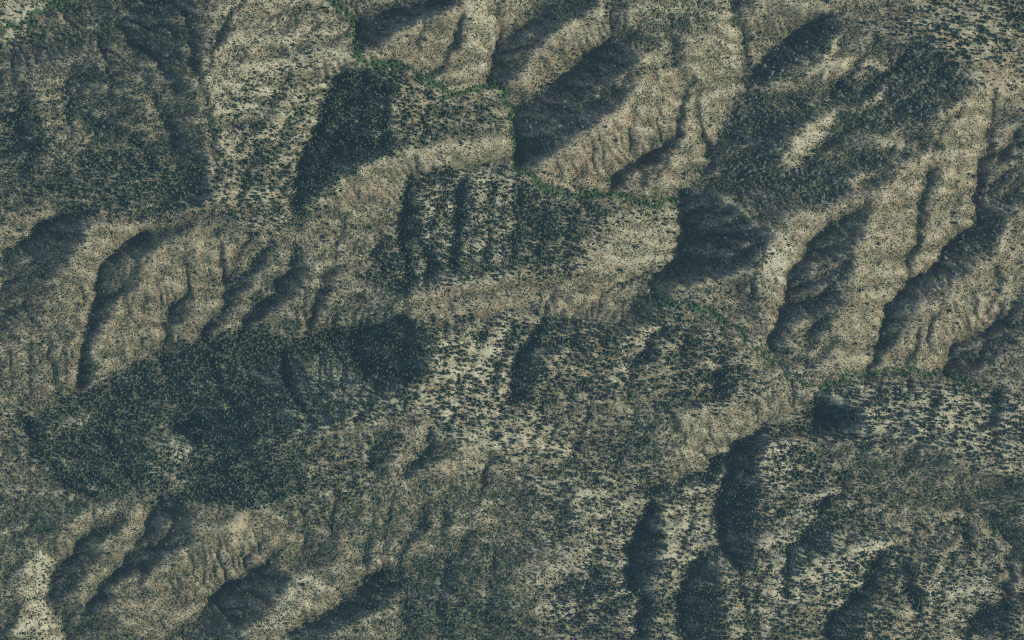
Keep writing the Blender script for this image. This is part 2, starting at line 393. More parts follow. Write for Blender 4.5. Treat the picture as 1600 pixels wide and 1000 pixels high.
# gullies traced one by one: the west bank falls to the east, the east bank climbs (depth, reach, line)
GULLIES = [
 (.5,8,[(1143,0),(1143,30),(1160,52),(1168,80),(1160,105)]), (-.25,5,[(1125,25),(1129,55),(1128,85)]),
 (.7,9,[(1082,128),(1068,150),(1060,175),(1061,207),(1040,225),(1015,245),(975,262),(958,285)]),
 (.5,7,[(1088,140),(1090,192),(1102,225),(1107,245)]), (.35,7,[(985,175),(985,228)]), (.45,7,[(1020,105),(1030,140),(1025,212)]),
 (.4,8,[(1045,40),(1052,80),(1062,118)]), (.35,8,[(870,265),(880,285),(885,298)]), (.4,7,[(1040,245),(1028,275),(1018,305)]),
 (.35,8,[(920,235),(908,262),(900,290)]), (-.45,8,[(955,132),(980,115),(1000,100)]),
 (-.5,7,[(1260,125),(1290,88),(1315,55)]), (-.4,7,[(1275,138),(1320,100),(1360,68)]), (-.4,5,[(1330,122),(1362,98)]), (-.4,5,[(1368,142),(1392,118)]),
 (.5,8,[(1552,145),(1547,188),(1535,248)]), (-.4,6,[(1585,190),(1548,250)]), (.4,7,[(1600,198),(1557,250)]),
 (.4,7,[(1370,60),(1335,105),(1300,140)]), (.4,7,[(1420,80),(1385,110),(1350,150)]), (.4,8,[(1470,110),(1430,150),(1395,175)]),
 (.4,8,[(1500,170),(1470,205),(1455,240)]), (.35,7,[(1290,270),(1330,250),(1380,240)]), (.35,7,[(1270,230),(1310,215),(1340,190)]),
 (-.45,6,[(1120,350),(1160,330),(1180,345)]), (-.4,6,[(1110,300),(1150,325),(1185,345)]),
 (.5,8,[(0,390),(45,370),(58,355),(85,340)]),
 (.6,10,[(225,367),(195,385),(160,415),(152,435),(150,457),(142,490),(130,560),(115,600)]),
 (.5,6,[(343,360),(346,400),(348,440)]), (.55,7,[(392,367),(367,410),(355,445),(342,490)]), (.4,5,[(370,375),(365,400),(348,437)]),
 (.5,7,[(290,450),(278,465),(255,500),(252,545)]), (.4,6,[(302,422),(295,462)]), (.4,7,[(125,462),(118,490),(124,520),(112,560)]),
 (.35,6,[(270,385),(262,420),(240,450)]), (.35,6,[(330,340),(322,380),(326,430)]), (.35,6,[(415,345),(398,380),(375,420)]),
 (.4,6,[(425,360),(408,395),(380,430)]), (.35,6,[(200,470),(190,510),(185,560)]), (.35,6,[(225,460),(222,500),(208,550)]),
 (.6,8,[(462,392),(445,430),(422,467),(395,500),(370,522)]), (.45,8,[(520,410),(507,450),(492,487),(482,515)]),
 (.5,9,[(635,292),(630,337),(625,367),(630,390),(640,440)]), (.5,9,[(727,275),(717,300),(712,350),(712,410)]),
 (.45,8,[(665,400),(665,445)]), (.4,8,[(635,462),(632,500)]), (.3,6,[(517,335),(500,357)]), (.3,6,[(560,300),(545,340),(520,380)]),
 (.4,8,[(808,290),(806,340),(800,390)]), (.35,8,[(770,290),(765,340),(758,400)]), (.3,8,[(850,300),(846,360),(835,420)]), (.3,8,[(900,320),(890,370),(880,420)]),
 (.35,7,[(690,290),(684,330),(676,380)]), (.3,7,[(590,350),(585,390),(575,430)]),
 (.5,8,[(125,500),(135,515),(125,545),(120,600)]), (.45,6,[(72,540),(77,582),(87,610)]), (.45,6,[(325,505),(315,527),(302,542)]),
 (.4,7,[(15,550),(12,625)]), (.35,7,[(50,500),(45,560),(40,620)]), (.35,6,[(100,520),(98,560),(100,600)]),
 (.6,8,[(1452,270),(1435,320),(1431,370),(1432,382),(1415,402),(1412,435)]),
 (.6,10,[(1535,255),(1527,292),(1525,337),(1507,362),(1477,387),(1462,412),(1415,447),(1395,467),(1387,497),(1372,545),(1358,577)]),
 (.4,7,[(1600,262),(1565,280),(1530,298)]), (.4,7,[(1600,275),(1560,310),(1528,337)]), (.35,7,[(1500,300),(1492,330),(1494,365)]),
 (.5,7,[(1557,410),(1560,440),(1550,475),(1537,502)]), (.4,6,[(1515,457),(1520,485),(1525,505)]),
 (.6,9,[(1310,340),(1270,375),(1257,400),(1232,437),(1222,490),(1205,535)]), (.45,6,[(1287,417),(1247,450)]), (-.4,5,[(1300,410),(1258,440)]),
 (.4,7,[(1330,400),(1300,440),(1270,480)]), (.4,7,[(1435,520),(1430,545),(1420,562)]), (.45,8,[(1557,502),(1512,525),(1487,545),(1478,572)]),
 (.45,6,[(1282,500),(1258,533)]), (.45,6,[(1320,510),(1300,540),(1275,560)]), (.3,6,[(1400,360),(1402,385),(1408,400)]),
 (.35,7,[(1190,400),(1178,430),(1172,465)]), (.3,7,[(1500,250),(1495,280),(1485,300)]), (.3,6,[(1380,340),(1372,380),(1368,420)]),
 (.35,8,[(1570,470),(1545,520),(1530,560)]), (.3,7,[(1590,350),(1570,400),(1555,430)]), (.35,7,[(1480,440),(1465,480),(1450,520)]),
 (.45,7,[(585,690),(575,715),(590,740)]), (.5,8,[(675,675),(662,707),(632,737)]), (.5,7,[(778,712),(762,717),(757,745),(748,770)]),
 (.4,10,[(550,520),(560,565),(572,595)]), (.5,10,[(440,550),(452,605),(482,655)]), (.35,10,[(330,560),(345,610),(380,650)]),
 (.35,10,[(255,565),(262,610),(300,650)]), (.5,8,[(40,665),(60,705),(95,745),(130,770)]), (.35,10,[(160,670),(180,710),(210,750)]),
 (.4,9,[(640,520),(630,560),(640,600)]), (.35,9,[(380,690),(400,730),(430,770)]), (.3,9,[(600,600),(575,630),(555,660)]),
 (.55,9,[(850,500),(837,520),(825,550),(800,582),(795,620)]), (.45,8,[(1030,512),(1020,532),(1000,557),(980,582),(975,620)]),
 (.45,7,[(1044,645),(1062,680)]), (.4,8,[(1130,540),(1125,575),(1117,620)]), (.35,8,[(1075,520),(1065,560),(1055,610)]),
 (.35,8,[(800,525),(785,560),(765,600)]), (.35,8,[(900,510),(885,550),(865,600)]), (.35,8,[(950,515),(935,560),(910,600)]), (.3,8,[(760,510),(742,555),(712,610)]),
 (.3,7,[(720,600),(712,640),(700,680)]), (.3,8,[(850,620),(842,660),(830,700)]), (.3,8,[(920,640),(905,680),(890,720)]), (.3,8,[(990,640),(980,690),(960,740)]),
 (.6,9,[(1190,670),(1150,705),(1125,718),(1112,745)]), (.3,7,[(1180,640),(1165,665),(1150,690)]), (.3,7,[(1110,650),(1100,690),(1090,720)]),
 (.6,8,[(152,812),(132,832),(112,862),(92,880),(75,910)]), (.6,8,[(250,778),(232,800),(225,837),(205,860),(192,885),(160,910),(135,950)]),
 (.6,9,[(425,870),(400,886),(370,910),(335,925),(322,950),(272,985),(250,1000)]), (.45,6,[(228,890),(200,915),(175,938)]),
 (.5,7,[(72,900),(73,925),(82,962),(107,1000)]), (.45,7,[(0,852),(25,835),(47,817)]), (.45,7,[(0,902),(32,880)]), (.35,6,[(10,985),(22,955),(36,930)]),
 (.35,7,[(300,870),(285,905),(262,940)]), (.35,7,[(345,850),(330,885),(300,930)]), (.35,6,[(180,830),(170,860),(150,895)]), (.35,7,[(280,790),(270,820),(250,850)]),
 (.35,7,[(450,800),(440,840),(430,870)]), (.3,6,[(380,930),(372,960),(365,1000)]), (.35,7,[(510,900),(495,935),(470,975)]), (.3,6,[(400,790),(385,830),(372,865)]),
 (.55,6,[(572,842),(575,865),(565,900)]), (.5,7,[(667,797),(655,832),(630,850),(626,872)]), (.5,6,[(702,797),(692,815),(692,848)]), (.35,7,[(745,825),(725,845),(715,865)]),
 (.55,8,[(600,890),(582,905),(542,922),(535,947),(477,975),(450,1000)]), (.45,7,[(635,935),(634,985)]), (.4,6,[(425,832),(405,850)]), (.35,8,[(700,870),(690,920),(680,970)]),
 (.35,8,[(530,770),(522,800),(515,830)]), (.35,8,[(770,870),(765,920),(758,980)]), (.3,8,[(590,790),(580,820)]), (.3,8,[(610,780),(600,830),(598,860)]),
 (.6,9,[(1020,782),(1000,827),(985,870),(985,910),(1005,942),(1005,962),(990,1000)]), (.55,9,[(1100,865),(1075,895),(1060,925),(1065,955),(1060,1000)]),
 (.55,9,[(1150,700),(1132,762),(1122,825),(1135,862),(1155,900),(1165,950),(1160,1000)]), (.4,8,[(1180,920),(1178,960),(1182,1000)]),
 (.45,8,[(1310,770),(1285,787),(1270,820),(1237,855),(1227,890),(1225,925)]), (.55,8,[(1390,862),(1375,865),(1360,895),(1347,915),(1320,945),(1295,967),(1292,1000)]),
 (.5,7,[(1405,868),(1410,870),(1420,900),(1430,930),(1428,970)]), (.4,6,[(1497,805),(1505,830),(1502,858)]), (-.35,6,[(1412,790),(1416,845)]),
 (.55,7,[(1510,795),(1550,815),(1575,842),(1580,862),(1575,905),(1570,940),(1566,1000)]), (.45,8,[(1577,942),(1550,955),(1517,968),(1510,1000)]),
 (.3,7,[(1450,880),(1440,920),(1436,960)]), (.3,7,[(1480,870),(1472,920),(1460,970)]), (.3,7,[(1230,770),(1218,800),(1205,830)]), (.3,7,[(1340,790),(1330,830),(1310,860)]),
 (.35,8,[(930,870),(922,910),(905,960)]), (.3,8,[(880,790),(872,830),(860,870)]), (.3,8,[(950,790),(940,830),(925,870)]), (.35,7,[(1085,770),(1080,810),(1070,850)]),
 (.3,8,[(1400,620),(1392,660),(1380,700)]), (.35,8,[(1460,620),(1450,660),(1445,690)]), (.35,8,[(1560,620),(1552,670),(1550,720)]), (.35,8,[(1350,700),(1335,730),(1310,750)]), (.3,8,[(1430,700),(1410,735),(1390,760)]), (.3,8,[(1520,740),(1500,770),(1480,790)]),
 (.45,8,[(370,15),(350,50),(332,82),(322,120)]), (.4,8,[(102,120),(107,160),(110,185)]), (.4,10,[(185,45),(215,75),(250,95),(275,140)]), (.5,10,[(318,130),(326,190),(334,230),(342,275)]),
 (.4,9,[(112,180),(150,197),(200,215),(240,250)]), (.3,8,[(60,190),(55,230),(40,270)]), (.35,8,[(150,60),(170,100),(175,150)]), (.35,9,[(230,120),(245,170),(275,220)]), (.3,9,[(20,100),(30,160),(25,220)]),
 (.35,8,[(290,20),(300,60),(305,110)]), (.3,7,[(465,18),(440,24),(420,32)]), (.6,9,[(532,112),(512,160),(507,185),(472,240),(464,300)]), (.45,8,[(605,120),(602,160),(597,225)]),
 (.4,6,[(715,152),(710,180)]), (.5,7,[(717,32),(710,62),(690,100),(672,120)]), (.5,7,[(775,12),(780,55),(772,80),(762,125)]), (.35,6,[(662,45),(652,78)]), (.3,8,[(492,40),(460,82)]),
 (.4,8,[(545,130),(538,180),(520,230)]), (.35,8,[(570,120),(566,180),(550,240)]), (.3,8,[(640,140),(635,180),(632,220)]), (.3,8,[(670,150),(662,190),(655,225)]),
 (.35,8,[(450,120),(425,160),(400,200),(370,230)]), (.35,8,[(490,130),(465,180),(430,240)]), (.35,8,[(500,190),(480,240),(440,300)]), (.3,8,[(400,60),(380,90),(350,110)]), (.35,8,[(400,240),(385,280),(375,320)]),
 (.3,7,[(750,140),(745,180)]), (.3,7,[(650,250),(640,270)]), (.3,7,[(830,10),(800,35)]), (.35,6,[(970,10),(975,45)]),
]
GD = np.zeros((NY, NX))
for amp, w, pts in GULLIES:
    p = np.array(pts, float)
    x0, y0 = p.min(0) - 2.6 * w
    x1, y1 = p.max(0) + 2.6 * w
    sel = (WX > x0) & (WX < x1) & (WY > y0) & (WY < y1)
    xs, ys = WX[sel], WY[sel]
    bd = np.full(len(xs), 1e9); sg = np.zeros(len(xs))
    for (ax, ay), (bx, by) in zip(pts[:-1], pts[1:]):
        dx, dy = bx - ax, by - ay
        t = np.clip(((xs - ax) * dx + (ys - ay) * dy) / (dx * dx + dy * dy), 0, 1)
        ex, ey = xs - ax - t * dx, ys - ay - t * dy
        d = np.hypot(ex, ey)
        m = d < bd
        bd[m] = d[m]; sg[m] = np.tanh(-ex[m] / 2.0)
    S[sel] += 1.8 * amp * sg * np.exp(-(bd / w) ** 2)
    if amp > 0:
        GD[sel] = np.maximum(GD[sel], min(1, amp * 1.6) * np.exp(-((bd - 2.5) / (w * .75)) ** 2) * (sg < 0.3))
S = np.clip(S, -1, 1)

# ------------------------------------------------------------------ relief from slopes
EP = 0.85
gull = spectral(5, 22, 0.6, 31, math.radians(-62), 0.42)        # rills running roughly NNE-SSW
gull2 = spectral(3.5, 10, 0.4, 32, math.radians(-58), 0.5)
gull3 = spectral(9, 45, 1.0, 35, math.radians(-60), 0.5)
gull4 = spectral(16, 90, 1.2, 37, math.radians(-55), 0.6)
P = np.where(S > 0, -S, np.abs(S) ** 1.3) * EP + 0.10 * gull + 0.05 * gull2 + 0.11 * gull3 + 0.09 * gull4
P -= P.mean()
kx = 2 * np.pi * np.fft.fftfreq(NX, STEP * M)[None, :]
ky = 2 * np.pi * np.fft.fftfreq(NY, STEP * M)[:, None]
LAM = 0.05
den = kx ** 2 + LAM * ky ** 2 + (2 * np.pi / 1600.0) ** 2 * 0.15
den[0, 0] = 1
Q = P.copy()
for it in range(4):
    hf = -1j * kx * np.fft.fft2(Q) / den
    hf[0, 0] = 0
    H = np.real(np.fft.ifft2(hf))
    Q += 0.6 * (P - np.gradient(H, STEP * M, axis=1))
# rain and creeks cut their gullies into the slopes (stream power over steepest descent)
def erode(H, steps, K, diff):
    D = STEP * M
    n = NY * NX
    base = np.arange(n).reshape(NY, NX)
    nb = [(dy, dx) for dy in (-1, 0, 1) for dx in (-1, 0, 1) if dy or dx]
    for _ in range(steps):
        Hp = np.pad(H, 1, mode='edge')
        best = np.full((NY, NX), 0.0)
        rcv = base.copy()
        dist = np.full((NY, NX), D)
        for dy, dx in nb:
            d = D * math.hypot(dx, dy)
            sl_ = (H - Hp[1 + dy:1 + dy + NY, 1 + dx:1 + dx + NX]) / d
            m = sl_ > best + 1e-9
            best[m] = sl_[m]
            rcv[m] = (base + dy * NX + dx)[m]
            dist[m] = d
        h = H.ravel()
        order = np.argsort(-h, kind='stable').tolist()
        rc = rcv.ravel().tolist()
        acc = [1.0] * n
        for i in order:
            j = rc[i]
            if j != i:
                acc[j] += acc[i]
        A = np.array(acc)
        k = (K * np.sqrt(np.minimum(A, 4000.0)) / dist.ravel()).tolist()
        hl = h.tolist()
        for i in reversed(order):
            j = rc[i]
            if j != i:
                q = k[i]
                hl[i] = (hl[i] + q * hl[j]) / (1 + q)
        H = np.array(hl).reshape(NY, NX)
        Hp = np.pad(H, 1, mode='edge')
        H = H + diff * (Hp[2:, 1:-1] + Hp[:-2, 1:-1] + Hp[1:-1, 2:] + Hp[1:-1, :-2] - 4 * H)
    return H
H += 0.28 * spectral(4, 22, 0.9, 36)
H = erode(H, 7, 0.15, 0.11)
# small outcrops and hummocks
H += 0.15 * spectral(1.6, 6, 0.5, 33) + 0.25 * spectral(4, 18, 0.8, 34)
H -= H.mean()
print('relief', H.min(), H.max(), 'std', H.std(), 'gy', np.abs(np.diff(H, axis=0) / (STEP * M)).mean())

# ------------------------------------------------------------------ plant cover and soil surveys
# vegetation edges are ragged; crests are thin and pale, hollows are bushy
WX0, WY0 = WX, WY
WX = WX + 5.0 * spectral(14, 70, 1.0, 71) + 3.0 * spectral(4, 16, .7, 73)
WY = WY + 5.0 * spectral(14, 70, 1.0, 72) + 3.0 * spectral(4, 16, .7, 74)
CR = (H - blur(H, 16)) / 2.4
CR = np.clip(blur(CR, 3), -1, 1)
T = paint(np.full((NY, NX), 0.03), [
 (.9,6,[(535,112),(600,108),(612,150),(605,200),(625,235),(570,262),(520,300),(480,330),(463,345),(466,240),(486,195),(520,150)]),
 (.55,8,[(600,106),(650,108),(700,140),(710,200),(690,235),(620,240),(608,180)]),
 (.3,8,[(700,150),(780,145),(800,190),(740,212),(705,228)]),
 (.5,14,[(335,250),(470,160),(520,120),(470,240),(465,350),(430,370),(345,345)]),
 (.22,20,[(345,140),(470,60),(530,100),(480,150),(345,240)]),
 (.65,14,[(120,240),(220,220),(340,300),(330,335),(130,330)]),
 (.25,14,[(0,160),(110,140),(130,320),(0,320)]),
 (.3,4,[(0,8),(40,12),(70,30),(60,75),(0,72)]),
 (.55,8,[(640,285),(740,262),(810,265),(860,295),(960,320),(1000,330),(930,370),(900,430),(760,435),(700,440),(640,465),(600,455),(560,440),(570,400),(620,350)]),
 (.3,8,[(980,325),(1060,330),(1060,360),(990,355)]),
 (.9,4,[(634,286),(650,300),(665,340),(660,380),(645,410),(640,470),(600,450),(628,350)]),
 (.9,4,[(713,290),(730,258),(738,300),(722,360),(720,410),(700,425),(708,350)]),
 (.85,4,[(668,385),(692,380),(686,440),(665,440)]),
 (.8,5,[(640,272),(735,264),(725,282),(645,292)]),
 (.6,8,[(660,500),(760,495),(850,490),(960,505),(1030,480),(1060,480),(1130,530),(1190,600),(1170,630),(1100,640),(1040,640),(1000,610),(900,640),(850,650),(780,660),(700,650),(680,600),(690,540)]),
 (.7,10,[(690,590),(790,530),(800,600),(760,670),(700,690),(660,640)]),
 (.85,6,[(803,580),(830,510),(900,500),(960,510),(900,550),(840,640),(798,640)]),
 (.85,5,[(1110,580),(1150,575),(1140,620),(1110,630)]),
 (.8,5,[(1060,515),(1110,525),(1100,570),(1060,560)]),
 (.3,12,[(700,655),(900,645),(1040,650),(1040,760),(960,800),(800,760),(780,700)]),
 (.74,8,[(80,645),(140,610),(200,580),(260,548),(320,535),(400,520),(480,525),(560,510),(640,498),(685,520),(690,570),(660,610),(640,640),(560,650),(480,700),(480,770),(400,790),(290,780),(200,770),(130,770),(60,720),(20,680),(30,650)]),
 (.95,8,[(250,560),(330,550),(420,600),(420,690),(300,690),(255,660)]),
 (.95,6,[(520,520),(600,500),(650,500),(684,560),(660,595),(590,590),(540,570)]),
 (.9,6,[(440,540),(475,560),(470,620),(500,660),(440,670),(410,600)]),
 (.3,4,[(385,560),(425,575),(430,600),(400,600)]), (.25,4,[(500,560),(540,570),(560,600),(510,590)]),
 (.3,4,[(100,700),(135,735),(120,750),(95,715)]),
 (.15,3,[(385,560),(425,570),(435,600),(405,605),(390,590)]), (.15,4,[(480,560),(530,560),(560,590),(570,610),(520,600),(490,585)]),
 (.2,4,[(420,610),(450,605),(475,650),(490,680),(470,685),(430,650)]), (.2,4,[(535,610),(560,600),(575,630),(590,655),(560,650)]),
 (.1,4,[(228,648),(250,650),(300,688),(300,700),(290,770),(270,765),(275,715),(240,680)]), (.1,3,[(98,655),(140,628),(152,650),(110,675)]),
 (.38,8,[(430,620),(560,590),(640,620),(590,655),(470,680),(420,650)]),
 (.2,4,[(228,650),(248,650),(310,700),(300,775),(262,765),(270,710)]),
 (.2,4,[(95,660),(145,625),(150,655),(110,675)]),
 (.35,10,[(480,690),(560,700),(600,760),(540,800),(480,790)]),
 (.5,8,[(575,700),(600,680),(635,660),(630,700),(600,740)]),
 (.55,8,[(1275,600),(1400,590),(1540,610),(1600,620),(1600,745),(1530,740),(1500,700),(1420,690),(1290,690),(1180,700),(1200,660),(1270,640)]),
 (.95,4,[(1278,618),(1350,628),(1345,690),(1278,690)]),
 (.8,5,[(1360,600),(1420,600),(1430,640),(1370,660)]),
 (.55,10,[(1190,670),(1260,690),(1340,760),(1400,780),(1380,830),(1420,880),(1400,1000),(960,1000),(860,1000),(850,930),(900,880),(960,840),(1020,770),(1110,740),(1150,700)]),
 (.3,10,[(820,740),(1000,740),(1000,860),(900,870),(830,820)]),
 (.3,10,[(1400,830),(1500,810),(1570,860),(1560,1000),(1400,1000)]),
 (.85,6,[(1520,960),(1600,920),(1600,1000),(1500,1000)]),
 (.2,5,[(1220,850),(1290,830),(1400,835),(1385,862),(1290,875),(1240,930),(1190,1000),(1165,1000),(1200,900)]),
 (.2,5,[(1180,840),(1260,785),(1300,760),(1300,778),(1250,825),(1200,865)]), (.2,5,[(1040,790),(1110,770),(1115,850),(1070,870),(1040,900)]),
 (.2,4,[(770,520),(792,515),(735,610),(705,655),(690,640),(735,570)]), (.2,4,[(808,530),(825,520),(800,570),(785,600)]),
 (.2,4,[(1000,520),(1014,530),(965,605),(940,610),(970,560)]), (.25,4,[(880,560),(905,555),(890,640),(870,640)]), (.2,4,[(1020,600),(1060,560),(1075,580),(1040,620)]),
 (.2,5,[(1500,640),(1530,620),(1530,700),(1505,690)]), (.2,5,[(1390,620),(1410,620),(1400,690),(1380,690)]),
 (.95,4,[(1193,668),(1197,700),(1185,770),(1180,830),(1185,870),(1170,900),(1140,870),(1125,830),(1127,770),(1150,700),(1175,680)]),
 (.9,4,[(1110,735),(1150,700),(1130,745),(1080,765),(1060,785),(1018,780),(1012,760),(1060,748)]),
 (.92,4,[(1018,784),(1036,788),(1036,824),(1032,860),(1026,920),(1024,1000),(985,1000),(1004,948),(984,912),(980,880),(996,848),(1004,824)]),
 (.9,5,[(1075,885),(1100,870),(1130,890),(1140,1000),(1060,1000),(1062,950),(1065,920)]),
 (.85,4,[(1280,785),(1310,785),(1305,850),(1270,870),(1235,925),(1222,925),(1245,850)]),
 (.9,4,[(1368,870),(1392,865),(1385,900),(1370,940),(1345,1000),(1290,1000),(1298,965),(1335,935),(1350,915)]),
 (.9,4,[(1403,868),(1420,880),(1447,930),(1440,965),(1425,935),(1412,900)]),
 (.3,5,[(1340,30),(1450,20),(1600,0),(1600,110),(1540,100),(1500,90),(1440,70),(1380,60)]),
 (.6,6,[(1400,35),(1500,40),(1530,90),(1480,95),(1430,70)]),
 (.9,4,[(1568,0),(1600,0),(1600,60),(1572,48)]),
 (.05,3,[(1410,0),(1440,0),(1442,25),(1415,22)]),
 (.32,3,[(1450,0),(1565,0),(1560,50),(1460,28)]),
 (.1,6,[(1520,110),(1600,110),(1600,150),(1540,145)]),
 (.6,5,[(600,888),(640,893),(640,925),(590,955),(540,985),(490,1000),(445,1000),(490,975),(540,945),(570,915)]),
 (.25,10,[(640,930),(820,930),(840,1000),(640,1000)]),
 (.4,5,[(370,700),(470,690),(470,790),(400,790)]),
])
T = np.clip(T * (1 + 0.42 * spectral(6, 30, 1, 41) + 0.25 * spectral(4, 14, .6, 51, math.radians(-65), .4)), 0, 1)

T = np.clip(T - 0.2 * CR * T + 0.55 * GD * (T > 0.12) + 0.05 * GD, 0, 1)      # trees gather along the drainages

O = paint(np.zeros((NY, NX)), [
 (.55,6,[(1120,200),(1160,155),(1260,150),(1280,180),(1230,240),(1200,300),(1130,290)]),
 (.8,4,[(1160,160),(1180,110),(1236,55),(1300,30),(1312,50),(1240,104),(1200,140)]),
 (.8,6,[(1340,100),(1392,88),(1440,70),(1520,130),(1448,200),(1380,200),(1340,160),(1300,140)]),
 (.6,6,[(1230,270),(1380,240),(1330,310),(1240,330)]),
 (.6,5,[(1200,250),(1260,260),(1270,320),(1200,320)]),
 (.5,5,[(1535,255),(1600,300),(1580,340),(1565,385),(1500,430),(1440,460),(1385,560),(1372,545),(1395,465),(1465,412),(1507,362)]),
 (.45,5,[(1600,465),(1600,540),(1500,560),(1495,535),(1540,520)]),
 (.2,6,[(1222,490),(1257,400),(1340,370),(1320,457),(1290,560),(1215,540)]),
 (.35,5,[(1270,540),(1310,540),(1290,590),(1250,590)]),
 (.3,6,[(1076,300),(1200,370),(1180,410),(1076,430)]),
 (.3,6,[(812,180),(960,100),(960,170),(830,255)]),
 (.3,6,[(560,30),(700,10),(600,70),(562,75)]),
])
for pts in ([(1188,146),(1248,134),(1264,112),(1304,72),(1320,44),(1312,78),(1280,114),(1256,138),(1200,150)], [(1272,132),(1304,96),(1344,64),(1364,60),(1344,88),(1312,116),(1264,140)],
            [(1328,122),(1388,83),(1397,92),(1350,127)], [(1348,160),(1385,133),(1394,140),(1360,172)], [(1248,200),(1312,176),(1304,200),(1272,228),(1248,256),(1224,272),(1232,240)],
            [(1335,212),(1400,205),(1440,225),(1390,232)], [(1325,287),(1372,262),(1382,268),(1340,292)]):
    m_ = blur(inside(pts), 4)
    O *= 1 - .95 * m_
    T *= 1 - .9 * m_
    STREAK = m_ if 'STREAK' not in globals() else np.maximum(STREAK, m_)
O = np.clip(O * .8 * (1 + .35 * spectral(6, 26, .9, 63)), 0, 1)
# greenness of the brush
G = paint(np.full((NY, NX), 0.42), [
 (.5,16,[(0,330),(480,340),(470,540),(80,640),(0,640)]),
 (.6,16,[(0,780),(600,740),(640,1000),(0,1000)]),
 (.55,14,[(300,400),(640,430),(640,500),(300,560)]),
 (.62,14,[(60,30),(110,0),(330,0),(320,130),(342,300),(300,335),(0,330),(0,80)]),
 (.9,10,[(535,112),(600,108),(625,235),(480,335),(463,345),(466,240)]),
 (.7,10,[(300,345),(500,430),(640,470),(640,500),(480,530),(310,540),(500,480),(470,400)]),
 (.9,10,[(30,650),(200,580),(320,535),(560,510),(680,510),(690,570),(640,640),(480,700),(480,780),(130,780),(0,720)]),
 (.7,10,[(0,690),(60,690),(130,780),(200,790),(60,860),(0,860)]),
 (.8,12,[(480,740),(600,730),(640,780),(620,840),(560,850),(480,830)]),
 (.85,12,[(600,860),(700,840),(810,880),(840,1000),(620,1000)]),
 (.72,12,[(640,740),(800,740),(960,720),(1000,640),(1060,640),(1060,720),(960,780),(800,860),(640,860)]),
 (.9,4,[(630,710),(650,690),(725,680),(725,705),(650,745)]),
 (.65,8,[(1290,690),(1440,690),(1600,740),(1600,870),(1540,800),(1420,780),(1300,740)]),
 (.75,8,[(1380,770),(1400,765),(1420,790),(1380,800),(1370,785)]),
 (.65,8,[(1120,200),(1160,150),(1300,30),(1440,60),(1530,130),(1450,210),(1400,280),(1250,330),(1130,300)]),
 (.7,10,[(1000,0),(1125,0),(1110,40),(1060,70),(1010,70)]),
 (.6,6,[(1222,490),(1257,400),(1340,340),(1320,457),(1290,560),(1200,550)]),
 (.6,6,[(1535,255),(1600,200),(1600,320),(1565,385),(1440,460),(1385,560),(1465,412),(1507,362)]),
 (.6,8,[(640,280),(810,262),(960,320),(900,430),(640,460)]),
 (.8,5,[(1000,440),(1035,440),(1035,490),(985,495)]),
 (.75,5,[(1478,355),(1505,355),(1500,375),(1475,378)]),
 (.7,5,[(1030,880),(1062,880),(1055,960),(1030,950)]),
])
G = np.clip(G + 0.12 * spectral(3, 16, .6, 52, math.radians(-62), .5) + 0.15 * spectral(8, 60, 1, 42) - 0.12 * S + 0.25 * GD - 0.22 * CR, 0, 1)
# open sunny spurs carry only small bushes
FN = paint(np.zeros((NY, NX)), [
 (1,10,[(570,85),(660,40),(780,0),(860,0),(770,130),(690,130),(610,98)]), (1,10,[(850,265),(1000,110),(1060,60),(1140,10),(1168,90),(1110,250),(1050,305),(960,290)]),
 (1,8,[(480,360),(560,265),(640,238),(800,200),(808,250),(640,285),(560,330)]), (1,8,[(640,460),(800,432),(1000,450),(1000,490),(660,500)]),
 (1,10,[(1190,540),(1200,380),(1290,330),(1400,280),(1480,185),(1535,130),(1600,160),(1600,500),(1480,580),(1300,590)]),
 (1,8,[(1060,650),(1130,632),(1240,622),(1265,650),(1160,700),(1090,730)]), (.8,12,[(100,490),(160,335),(400,340),(350,520),(170,590)]),
 (.8,12,[(150,800),(400,790),(560,850),(540,990),(100,1000)]), (.9,8,[(930,440),(920,370),(1060,330),(1070,400)]), (.8,8,[(1400,280),(1370,300),(1300,335),(1200,360),(1190,420)]),
])
